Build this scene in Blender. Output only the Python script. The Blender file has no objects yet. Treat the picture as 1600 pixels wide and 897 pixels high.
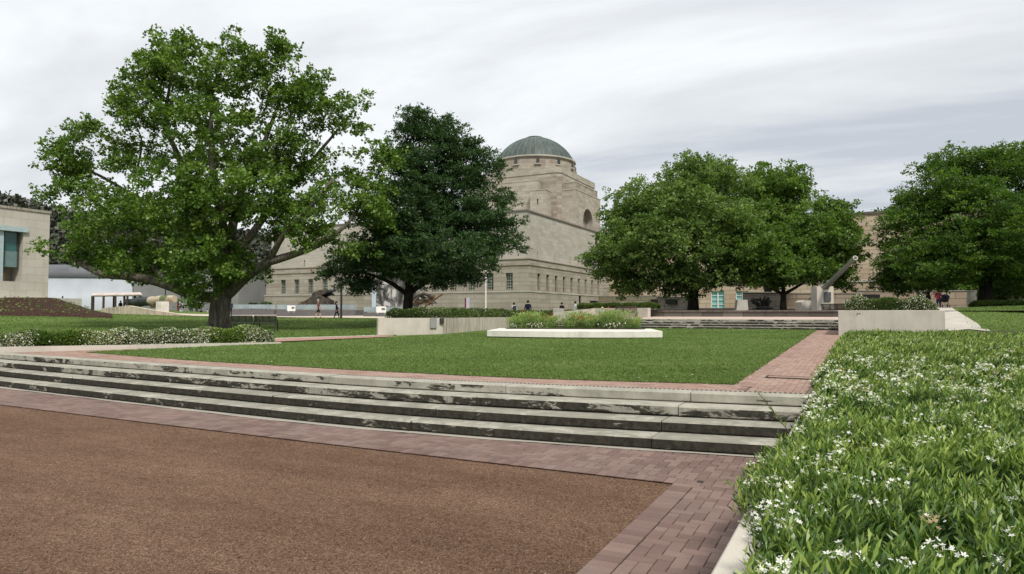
import bpy, bmesh, math, random
import numpy as np
from mathutils import Vector, Matrix
R = math.radians
# ---------------------------------------------------------------- camera, world, sun, exposure
SC = bpy.context.scene; COL = SC.collection
F = 1050.0; H = 1.65; YAW = R(27.1); PITCH = math.atan((490-448.5)/1050)
HF = np.array([-math.sin(YAW), math.cos(YAW), 0.0])
FW = np.array([-math.sin(YAW)*math.cos(PITCH), math.cos(YAW)*math.cos(PITCH), math.sin(PITCH)])
RT = np.array([math.cos(YAW), math.sin(YAW), 0.0]); UP = np.cross(RT, FW); CAM = np.array([0, 0, H])
def ray(px, py): return FW+RT*(px-800)/F-UP*(py-448.5)/F
def W(px, py, d):
    "world point seen at pixel (px,py) of the 1600 wide photograph, d metres ahead"
    r = ray(px, py); return CAM+r*(d/float(r@HF))
def onY(px, py, Y): r = ray(px, py); return CAM+r*(Y/r[1])
def onX(px, py, X): r = ray(px, py); return CAM+r*(X/r[0])
def XY(px, d): p = W(px, 490, d); return float(p[0]), float(p[1])
cd = bpy.data.cameras.new('camera'); cam = bpy.data.objects.new('camera', cd); COL.objects.link(cam)
cd.sensor_width = 36; cd.lens = F/1600*36; cd.clip_start = .05; cd.clip_end = 8000
cam.location = (0, 0, H); cam.rotation_euler = (math.pi/2+PITCH, 0, YAW); SC.camera = cam
SUN_EL = R(52); SUN_AZ = R(-42)      # direction towards the sun, from +X, towards -Y when negative
wd = bpy.data.worlds.new('World'); SC.world = wd; wd.use_nodes = True
wt = wd.node_tree; wt.nodes.clear()
def wn(t, **k):
    n = wt.nodes.new(t)
    for a, b in k.items(): setattr(n, a, b)
    return n
wo = wn('ShaderNodeOutputWorld'); bg = wn('ShaderNodeBackground'); bg.inputs[1].default_value = .1
wt.links.new(bg.outputs[0], wo.inputs[0])
sky = wn('ShaderNodeTexSky', sky_type='NISHITA', sun_disc=False)
sky.sun_elevation = SUN_EL; sky.sun_rotation = math.atan2(math.cos(SUN_AZ), math.sin(SUN_AZ)); sky.dust_density = 3
tc = wn('ShaderNodeTexCoord'); sp = wn('ShaderNodeSeparateXYZ'); wt.links.new(tc.outputs['Generated'], sp.inputs[0])
def wm(op, a, b=None):
    n = wn('ShaderNodeMath', operation=op)
    for i, v in enumerate((a, b)):
        if v is None: continue
        if isinstance(v, (int, float)): n.inputs[i].default_value = v
        else: wt.links.new(v, n.inputs[i])
    return n.outputs[0]
# clouds lie on a flat layer: direction divided by its height
zz = wm('ADD', wm('MAXIMUM', sp.outputs[2], 0.0), .13)
cx = wm('DIVIDE', sp.outputs[0], zz); cy = wm('DIVIDE', sp.outputs[1], zz)
cb = wn('ShaderNodeCombineXYZ'); wt.links.new(cx, cb.inputs[0]); wt.links.new(cy, cb.inputs[1])
mp = wn('ShaderNodeMapping'); mp.inputs['Rotation'].default_value = (0, 0, -YAW+.1); mp.inputs['Scale'].default_value = (.42, 1.0, 1); mp.inputs['Location'].default_value = (3.1, 1.7, 0)
wt.links.new(cb.outputs[0], mp.inputs[0])
nz = wn('ShaderNodeTexNoise'); nz.inputs['Scale'].default_value = 1.3; nz.inputs['Detail'].default_value = 9; nz.inputs['Roughness'].default_value = .56; nz.inputs['Distortion'].default_value = .35
wt.links.new(mp.outputs[0], nz.inputs[0])
# darker towards the right of the view
side = wm('ADD', wm('MULTIPLY', sp.outputs[0], float(RT[0])), wm('MULTIPLY', sp.outputs[1], float(RT[1])))
low = wm('SUBTRACT', .42, sp.outputs[2])
val = wm('ADD', nz.outputs[0], wm('ADD', wm('MULTIPLY', side, .17), wm('MULTIPLY', low, .22)))
rp = wn('ShaderNodeValToRGB'); wt.links.new(val, rp.inputs[0])
cr = rp.color_ramp; cr.elements[0].position = .42; cr.elements[0].color = (8.6, 8.9, 9.1, 1)
e = cr.elements.new(.54); e.color = (7.4, 7.65, 7.9, 1)
e = cr.elements.new(.63); e.color = (6.6, 6.9, 7.2, 1)
cr.elements[-1].position = .74; cr.elements[-1].color = (5.1, 5.5, 6.1, 1)
mx = wn('ShaderNodeMixRGB'); mx.inputs[0].default_value = .95
wt.links.new(sky.outputs[0], mx.inputs[1]); wt.links.new(rp.outputs[0], mx.inputs[2]); wt.links.new(mx.outputs[0], bg.inputs[0])
sl = bpy.data.lights.new('sun', 'SUN'); sl.energy = 3.1; sl.angle = R(10); sl.color = (1, .95, .86)
so = bpy.data.objects.new('sun', sl); COL.objects.link(so)
sd = Vector((math.cos(SUN_EL)*math.cos(SUN_AZ), math.cos(SUN_EL)*math.sin(SUN_AZ), math.sin(SUN_EL)))
so.rotation_euler = sd.to_track_quat('Z', 'Y').to_euler(); so.location = (0, 0, 40)
SC.view_settings.view_transform = 'Standard'; SC.view_settings.look = 'None'; SC.view_settings.exposure = .2; SC.view_settings.gamma = 1
SC.render.engine = 'CYCLES'

# ---------------------------------------------------------------- materials
class NT:
    def __init__(s, name, rough=.8, spec=.3):
        s.m = bpy.data.materials.new(name); s.m.use_nodes = True; s.t = s.m.node_tree
        s.b = s.t.nodes['Principled BSDF']; s.b.inputs['Roughness'].default_value = rough
        s.b.inputs['Specular IOR Level'].default_value = spec
        s.co = s.t.nodes.new('ShaderNodeTexCoord')
    def n(s, t, **k):
        n = s.t.nodes.new(t)
        for a, b in k.items(): setattr(n, a, b)
        return n
    def l(s, a, b): s.t.links.new(a, b)
    def math(s, op, a, b=None, clamp=False):
        n = s.n('ShaderNodeMath', operation=op); n.use_clamp = clamp
        for i, v in enumerate((a, b)):
            if v is None: continue
            if isinstance(v, (int, float)): n.inputs[i].default_value = v
            else: s.l(v, n.inputs[i])
        return n.outputs[0]
    def noise(s, scale, detail=4, rough=.55, vec=None, stretch=None, dist=0):
        n = s.n('ShaderNodeTexNoise'); n.inputs['Scale'].default_value = scale; n.inputs['Detail'].default_value = detail
        n.inputs['Roughness'].default_value = rough; n.inputs['Distortion'].default_value = dist
        v = vec or s.pos()
        if stretch:
            m = s.n('ShaderNodeMapping'); m.inputs['Scale'].default_value = stretch; s.l(v, m.inputs[0]); v = m.outputs[0]
        s.l(v, n.inputs[0]); return n.outputs[0]
    def pos(s):
        if not hasattr(s, 'g'): s.g = s.n('ShaderNodeNewGeometry')
        return s.g.outputs['Position']
    def nor(s): s.pos(); return s.g.outputs['Normal']
    def ramp(s, fac, stops):
        r = s.n('ShaderNodeValToRGB'); s.l(fac, r.inputs[0]); c = r.color_ramp
        c.elements[0].position = stops[0][0]; c.elements[0].color = (*stops[0][1], 1)
        c.elements[1].position = stops[-1][0]; c.elements[1].color = (*stops[-1][1], 1)
        for p, col in stops[1:-1]: e = c.elements.new(p); e.color = (*col, 1)
        return r.outputs[0]
    def mix(s, fac, a, b, mode='MIX'):
        n = s.n('ShaderNodeMixRGB', blend_type=mode)
        for i, v in enumerate((fac, a, b)):
            if isinstance(v, (int, float)): n.inputs[i].default_value = v
            elif isinstance(v, tuple): n.inputs[i].default_value = (*v, 1)
            else: s.l(v, n.inputs[i])
        return n.outputs[0]
    def col(s, c):
        if isinstance(c, tuple): s.b.inputs['Base Color'].default_value = (*c, 1)
        else: s.l(c, s.b.inputs['Base Color'])
        return s
    def bump(s, h, strength=.3, dist=.02):
        b = s.n('ShaderNodeBump'); b.inputs['Strength'].default_value = strength; b.inputs['Distance'].default_value = dist
        s.l(h, b.inputs['Height']); s.l(b.outputs[0], s.b.inputs['Normal']); return s
def plain(name, c, rough=.7, spec=.3, metal=0, var=.12, scale=3, bump=0):
    k = NT(name, rough, spec); f = k.noise(scale, 5)
    lo = tuple(x*(1-var) for x in c); hi = tuple(min(1, x*(1+var)) for x in c)
    k.col(k.ramp(f, [(.3, lo), (.7, hi)])); k.b.inputs['Metallic'].default_value = metal
    if bump: k.bump(f, bump)
    return k.m
def leaf_mat(name, dark, mid, light, trans=.35, rough=.45, spec=.35):
    k = NT(name, rough, spec); a = k.n('ShaderNodeAttribute'); a.attribute_name = 'tint'
    c = k.ramp(a.outputs['Fac'], [(0, dark), (.5, mid), (1, light)]); k.col(c)
    tr = k.n('ShaderNodeBsdfTranslucent'); k.l(k.mix(1, c, (1.25, 1.3, .55), 'MULTIPLY'), tr.inputs[0])
    ms = k.n('ShaderNodeMixShader'); ms.inputs[0].default_value = trans
    k.l(k.b.outputs[0], ms.inputs[1]); k.l(tr.outputs[0], ms.inputs[2])
    k.l(ms.outputs[0], k.t.nodes['Material Output'].inputs[0]); return k.m
def stone_mat(name, c1, c2, c3, bw=1.1, bh=.42, joint=.012, jcol=.55, streak=.25, cvar=.42):
    "coursed ashlar laid on vertical faces whichever way they face"
    k = NT(name, .9, .15); p = k.n('ShaderNodeSeparateXYZ'); k.l(k.pos(), p.inputs[0])
    q = k.n('ShaderNodeSeparateXYZ'); k.l(k.nor(), q.inputs[0])
    sel = k.math('GREATER_THAN', k.math('ABSOLUTE', q.outputs[0]), .6)
    u = k.math('ADD', k.math('MULTIPLY', sel, p.outputs[1]), k.math('MULTIPLY', k.math('SUBTRACT', 1, sel), p.outputs[0]))
    cbn = k.n('ShaderNodeCombineXYZ'); k.l(u, cbn.inputs[0]); k.l(p.outputs[2], cbn.inputs[1])
    b = k.n('ShaderNodeTexBrick'); k.l(cbn.outputs[0], b.inputs[0]); b.inputs['Scale'].default_value = 1
    b.inputs['Brick Width'].default_value = bw; b.inputs['Row Height'].default_value = bh
    b.inputs['Mortar Size'].default_value = joint; b.inputs['Mortar Smooth'].default_value = .1; b.inputs['Bias'].default_value = 0
    b.inputs['Color1'].default_value = (0, 0, 0, 1); b.inputs['Color2'].default_value = (1, 1, 1, 1); b.inputs['Mortar'].default_value = (.5, .5, .5, 1)
    v = k.math('ADD', k.math('MULTIPLY', b.outputs['Color'], cvar), k.math('MULTIPLY', k.noise(.35, 7, .65, stretch=(1, 1, 2.2)), 1.1-cvar))
    c = k.ramp(v, [(.25, c1), (.55, c2), (.85, c3)])
    c = k.mix(k.ramp(k.noise(.5, 6, .7, stretch=(2.4, 2.4, .3)), [(.5, (0, 0, 0)), (.75, (streak,)*3)]), c, (.16, .14, .12))
    c = k.mix(k.math('MULTIPLY', b.outputs['Fac'], 1-jcol), c, tuple(x*.5 for x in c1))
    k.col(c); k.bump(k.math('SUBTRACT', 1, b.outputs['Fac']), .25, .02); return k.m
M = {}
M['bark'] = (lambda k: (k.col(k.ramp(k.noise(5, 8, .65, stretch=(1.6, 1.6, .28)), [(.3, (.04, .035, .028)), (.5, (.125, .11, .09)), (.7, (.24, .22, .19))])), k.bump(k.noise(7, 8, .7, stretch=(2, 2, .3)), .9, .06), k.m)[-1])(NT('bark', .95, .1))
M['bark_dark'] = (lambda k: (k.col(k.ramp(k.noise(6, 8, .65, stretch=(1.6, 1.6, .28)), [(.3, (.012, .010, .009)), (.7, (.06, .05, .042))])), k.bump(k.noise(9, 8, .7, stretch=(2, 2, .3)), .8, .04), k.m)[-1])(NT('bark_dark', .95, .1))
M['leaf_plane'] = leaf_mat('leaf_plane', (.036, .085, .016), (.115, .205, .034), (.31, .42, .085), .32)
M['leaf_elm'] = leaf_mat('leaf_elm', (.020, .050, .019), (.052, .105, .038), (.12, .20, .065), .3)
M['leaf_mid'] = leaf_mat('leaf_mid', (.045, .092, .026), (.14, .225, .060), (.33, .43, .14), .42)
M['leaf_mid2'] = leaf_mat('leaf_mid2', (.042, .088, .018), (.112, .20, .038), (.26, .37, .08), .42)
M['leaf_right'] = leaf_mat('leaf_right', (.026, .066, .014), (.085, .165, .028), (.25, .36, .06), .42)
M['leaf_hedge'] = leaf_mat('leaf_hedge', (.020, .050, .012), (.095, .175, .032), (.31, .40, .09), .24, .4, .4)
M['leaf_hedge_far'] = leaf_mat('leaf_hedge_far', (.03, .055, .014), (.085, .135, .036), (.20, .26, .075), .25)
M['grass'] = leaf_mat('grass', (.065, .11, .028), (.125, .19, .05), (.23, .30, .10), .25, .6, .2)
M['poppy_green'] = leaf_mat('poppy_green', (.09, .15, .04), (.20, .29, .085), (.34, .44, .15), .35)
M['petal'] = leaf_mat('petal', (.34, .24, .10), (.80, .80, .75), (.85, .86, .84), .25, .6, .2)
M['red_petal'] = leaf_mat('red_petal', (.30, .02, .015), (.48, .05, .03), (.55, .16, .08), .3)
M['stone'] = stone_mat('stone', (.28, .24, .195), (.355, .32, .27), (.42, .39, .335), 1.15, .43)
M['stone_light'] = stone_mat('stone_light', (.34, .315, .27), (.40, .375, .325), (.46, .435, .38), 1.15, .43, streak=.12)
M['stone_tower'] = stone_mat('stone_tower', (.22, .18, .15), (.31, .27, .225), (.39, .355, .30), 1.3, .45, streak=.45)
M['stone_rust'] = stone_mat('stone_rust', (.27, .23, .19), (.345, .31, .26), (.41, .38, .33), 2.3, .475, joint=.022, jcol=.35, streak=.25, cvar=.3)
M['stone_wing'] = stone_mat('stone_wing', (.36, .27, .19), (.44, .35, .26), (.50, .42, .33), 1.6, .6, joint=.03, jcol=.2)
M['panel_stone'] = stone_mat('panel_stone', (.40, .375, .32), (.45, .425, .37), (.49, .465, .41), 1.5, .8, joint=.018, jcol=.55, streak=.25, cvar=.25)
M['dark_stone'] = stone_mat('dark_stone', (.075, .066, .058), (.11, .10, .088), (.16, .145, .125), 1.2, .45, joint=.02, jcol=.3)
def concrete(name, c, stain=0, warm=0):
    k = NT(name, .85, .2); f = k.noise(1.3, 7, .6); g = k.noise(60, 3, .6)
    v = k.math('ADD', k.math('MULTIPLY', f, .7), k.math('MULTIPLY', g, .3))
    cc = k.ramp(v, [(.3, tuple(x*.74 for x in c)), (.5, c), (.72, tuple(min(.9, x*1.14) for x in c))])
    if stain:   # rain streaks that start at the top edge of vertical faces
        s = k.noise(1.0, 6, .7, stretch=(7, 7, .5)); s2 = k.noise(.35, 3, .5)
        q = k.n('ShaderNodeSeparateXYZ'); k.l(k.nor(), q.inputs[0])
        vert = k.math('LESS_THAN', k.math('ABSOLUTE', q.outputs[2]), .5)
        w = k.math('MULTIPLY', k.math('MULTIPLY', k.ramp(s, [(.44, (0, 0, 0)), (.62, (1, 1, 1))]), k.ramp(s2, [(.38, (stain*.35,)*3), (.6, (stain,)*3)])), vert)
        cc = k.mix(w, cc, (.16, .13, .105))
    k.col(cc); k.bump(g, .25, .01); return k.m
M['concrete'] = concrete('concrete', (.44, .42, .375), .25)
M['concrete_warm'] = concrete('concrete_warm', (.50, .45, .38), .75)
M['concrete_warm_plain'] = concrete('concrete_warm_plain', (.50, .46, .40), .14)
M['concrete_white'] = concrete('concrete_white', (.66, .64, .575), .12)
M['concrete_path'] = concrete('concrete_path', (.43, .40, .35))
M['sand_path'] = concrete('sand_path', (.50, .43, .35))
def step_mat():
    k = NT('step_stone', .9, .15)
    base = k.ramp(k.noise(3, 8, .65), [(.3, (.25, .24, .20)), (.5, (.35, .335, .28)), (.7, (.45, .43, .365))])
    g = k.noise(70, 3, .7)
    base = k.mix(k.ramp(g, [(.35, (.35,)*3), (.6, (0,)*3)]), base, (.2, .2, .18))
    q = k.n('ShaderNodeSeparateXYZ'); k.l(k.nor(), q.inputs[0]); vert = k.math('LESS_THAN', q.outputs[2], .6)
    drip = k.ramp(k.noise(1.2, 6, .7, stretch=(9, 9, .6)), [(.4, (.15,)*3), (.65, (.6,)*3)])
    a = k.n('ShaderNodeAttribute'); a.attribute_name = 'grime'
    base = k.mix(k.math('MULTIPLY', k.math('MULTIPLY', drip, vert), k.math('ADD', k.math('MULTIPLY', a.outputs['Fac'], .8), .25)), base, (.10, .095, .075))
    n1 = k.noise(2.3, 10, .72, stretch=(1, 1, 3.0), dist=.5); n2 = k.noise(.45, 3, .5)
    a = k.n('ShaderNodeAttribute'); a.attribute_name = 'grime'          # lichen is thicker on the lower steps
    th = k.math('ADD', k.math('ADD', k.math('MULTIPLY', n1, 1.15), k.math('MULTIPLY', n2, .45)), k.math('MULTIPLY', a.outputs['Fac'], .20))
    m = k.math('MULTIPLY', k.ramp(th, [(.86, (0,)*3), (.885, (.5,)*3), (.905, (.97,)*3)]), vert)
    top = k.math('MULTIPLY', k.ramp(th, [(.98, (0,)*3), (1.0, (.4,)*3)]), k.math('SUBTRACT', 1, vert))
    lich = k.ramp(k.noise(14, 5, .7), [(.35, (.014, .013, .010)), (.65, (.048, .045, .034))])
    c = k.mix(m, base, lich); c = k.mix(top, c, (.13, .125, .10))
    k.col(c); k.bump(k.math('ADD', g, k.math('MULTIPLY', m, -.6)), .3, .012); return k.m
M['step'] = step_mat()
M['step_gap'] = plain('step_gap', (.035, .033, .028), .95)  # near-black colour carries the shade in the gap under the step nosings
def brick_mat(name, dark, mid, light, sc=1):
    k = NT(name, .85, .22); a = k.n('ShaderNodeAttribute'); a.attribute_name = 'tint'
    v = k.math('ADD', k.math('MULTIPLY', a.outputs['Fac'], .34), k.math('MULTIPLY', k.noise(.8, 7), .66))
    c = k.ramp(v, [(.2, dark), (.5, mid), (.85, light)]); g = k.noise(160, 3, .7)
    c = k.mix(k.ramp(g, [(.4, (.35,)*3), (.6, (0,)*3)]), c, tuple(x*.55 for x in dark))
    c = k.mix(k.ramp(k.noise(.9, 6, .65), [(.5, (0,)*3), (.75, (.35,)*3)]), c, (.17, .15, .13))
    k.col(c); k.bump(g, .3, .006); return k.m
M['brick_low'] = brick_mat('brick_low', (.122, .078, .067), (.195, .130, .112), (.275, .195, .168))
M['brick_up'] = brick_mat('brick_up', (.25, .155, .125), (.335, .225, .18), (.42, .31, .26))
M['mortar'] = plain('mortar', (.035, .028, .024), .95, scale=20)
def gravel_mat():
    k = NT('gravel', .95, .12)
    v = k.n('ShaderNodeTexVoronoi'); v.inputs['Scale'].default_value = 85; k.l(k.pos(), v.inputs[0]); vs_ = k.n('ShaderNodeSeparateXYZ'); k.l(v.outputs['Color'], vs_.inputs[0])
    v2 = k.n('ShaderNodeTexVoronoi'); v2.inputs['Scale'].default_value = 260; k.l(k.pos(), v2.inputs[0])
    w = k.n('ShaderNodeSeparateXYZ'); k.l(v2.outputs['Color'], w.inputs[0])
    big = k.noise(.45, 5, .6, stretch=(.5, 1.6, 1)); mid = k.noise(5.5, 10, .8, stretch=(.45, 1.5, 1), dist=.6); fine = k.noise(26, 6, .8)
    s = k.math('ADD', k.math('ADD', k.math('MULTIPLY', big, .40), k.math('MULTIPLY', mid, .30)), k.math('ADD', k.math('ADD', k.math('MULTIPLY', w.outputs[0], .16), k.math('MULTIPLY', vs_.outputs[0], .27)), k.math('MULTIPLY', fine, .30)))
    c = k.ramp(s, [(.44, (.034, .015, .008)), (.60, (.142, .074, .044)), (.76, (.262, .150, .094)), (.95, (.48, .33, .23))])
    c = k.mix(k.math('GREATER_THAN', w.outputs[1], .965), c, (.48, .39, .31))
    c = k.mix(k.math('LESS_THAN', w.outputs[2], .08), c, (.03, .02, .016))
    k.col(c); k.bump(k.math('ADD', k.math('MULTIPLY', v.outputs['Distance'], .5), k.math('ADD', v2.outputs['Distance'], k.math('ADD', k.math('MULTIPLY', mid, 2.0), k.math('MULTIPLY', fine, 1.5)))), .9, .015); return k.m
M['gravel'] = gravel_mat()
def turf(name, c1, c2, c3):
    k = NT(name, .95, .08); v = k.math('ADD', k.math('MULTIPLY', k.noise(.28, 5, .6), .55), k.math('ADD', k.math('MULTIPLY', k.noise(2.2, 6, .7), .3), k.math('MULTIPLY', k.noise(45, 4, .8), .3)))
    k.col(k.ramp(v, [(.4, c1), (.58, c2), (.78, c3)])); k.bump(k.noise(50, 4, .8), .8, .03); return k.m
M['turf'] = turf('turf', (.065, .105, .028), (.105, .16, .045), (.18, .23, .08))
M['turf_far'] = turf('turf_far', (.055, .09, .022), (.095, .145, .036), (.155, .205, .06))
M['soil'] = plain('soil', (.045, .030, .022), .95, scale=6, var=.4, bump=.6)
M['mulch'] = (lambda k: (k.col(k.ramp(k.noise(7, 6, .75), [(.35, (.02, .011, .008)), (.56, (.055, .030, .022)), (.70, (.17, .12, .06))])), k.bump(k.noise(9, 5, .7), .9, .08), k.m)[-1])(NT('mulch', .95, .1))
M['hill'] = (lambda k: (k.col(k.ramp(k.noise(.06, 8, .75), [(.35, (.018, .026, .016)), (.55, (.05, .06, .035)), (.72, (.12, .11, .08))])), k.m)[-1])(NT('hill', .95, .05))
def copper():
    k = NT('copper', .55, .4); f = k.noise(.7, 7, .65, stretch=(1.5, 1.5, .4))
    k.col(k.ramp(f, [(.3, (.034, .046, .043)), (.5, (.054, .072, .066)), (.72, (.10, .125, .112))])); return k.m
M['copper'] = copper()
M['glass_dark'] = plain('glass_dark', (.03, .035, .035), .15, .6)
M['pane_light'] = plain('pane_light', (.38, .42, .36), .25, .5, var=.25, scale=.8)
M['pane_teal'] = plain('pane_teal', (.22, .46, .46), .2, .5, var=.15, scale=1)
M['teal_metal'] = plain('teal_metal', (.14, .21, .21), .5)
M['teal_pale'] = plain('teal_pale', (.36, .45, .46), .5)
M['teal_glass'] = plain('teal_glass', (.035, .12, .115), .15, .6)
M['frame_dark'] = plain('frame_dark', (.05, .055, .045), .6)
M['door_green'] = plain('door_green', (.02, .07, .045), .5)
M['zinc'] = plain('zinc', (.40, .43, .475), .45, .4, var=.1, scale=.4)
M['zinc_dark'] = plain('zinc_dark', (.10, .105, .115), .5, .4, var=.2, scale=.5)
M['grey_wall'] = plain('grey_wall', (.24, .24, .24), .85, var=.1, scale=.5)
M['granite'] = plain('granite', (.115, .11, .115), .6, .35, var=.25, scale=9)
M['panel_glass'] = plain('panel_glass', (.26, .31, .33), .2, .6, var=.2, scale=.7)
M['black_metal'] = plain('black_metal', (.022, .022, .022), .5, .4)
M['wood_dark'] = plain('wood_dark', (.07, .052, .042), .7, var=.3, scale=8)
M['rust'] = plain('rust', (.065, .055, .043), .85, .2, var=.55, scale=3, bump=.4)
M['rust_brown'] = plain('rust_brown', (.15, .085, .05), .85, .2, var=.5, scale=4)
M['gun_green'] = plain('gun_green', (.17, .185, .16), .5, .4, var=.2, scale=1.5)
M['gun_dark'] = plain('gun_dark', (.03, .034, .038), .45, .4)
def camo():
    k = NT('camouflage', .7, .2); v = k.n('ShaderNodeTexVoronoi'); v.inputs['Scale'].default_value = 1.3; k.l(k.pos(), v.inputs[0])
    w = k.n('ShaderNodeSeparateXYZ'); k.l(v.outputs['Color'], w.inputs[0])
    k.col(k.ramp(w.outputs[0], [(.3, (.42, .36, .26)), (.36, (.10, .14, .06)), (.55, (.12, .15, .07)), (.6, (.20, .09, .06)), (.72, (.42, .36, .28))])); return k.m
M['camo'] = camo()
M['roof_rust'] = plain('roof_rust', (.50, .43, .39), .8, var=.35, scale=1.2)
M['white_paint'] = plain('white_paint', (.75, .75, .73), .6, var=.05)
M['purple'] = plain('purple', (.50, .47, .60), .7); M['maroon'] = plain('maroon', (.16, .02, .03), .6)
M['bronze'] = plain('bronze', (.045, .042, .036), .45, .5, .5, var=.3, scale=5)
M['plaque'] = (lambda k: (k.col(k.ramp(k.noise(28, 3, .6, stretch=(1, 1, 2)), [(.5, (.045, .047, .05)), (.62, (.16, .16, .165))])), k.m)[-1])(NT('plaque', .5, .4))
M['photo'] = (lambda k: (k.col(k.ramp(k.noise(.75, 5, .6, stretch=(1.2, 1.2, .7), dist=1.2), [(.42, (.04, .038, .036)), (.52, (.14, .135, .13)), (.60, (.5, .48, .46))])), k.m)[-1])(NT('mural_print', .7, .2))
M['skin'] = plain('skin', (.50, .31, .23), .6); M['hair_dark'] = plain('hair_dark', (.025, .018, .014), .7); M['hair_blond'] = plain('hair_blond', (.50, .38, .20), .7); M['hair_grey'] = plain('hair_grey', (.35, .33, .31), .7)
CL = {}
def cloth(n, c):
    if n not in CL: CL[n] = plain('cloth_'+n, c, .9, .1)
    return CL[n]

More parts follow.
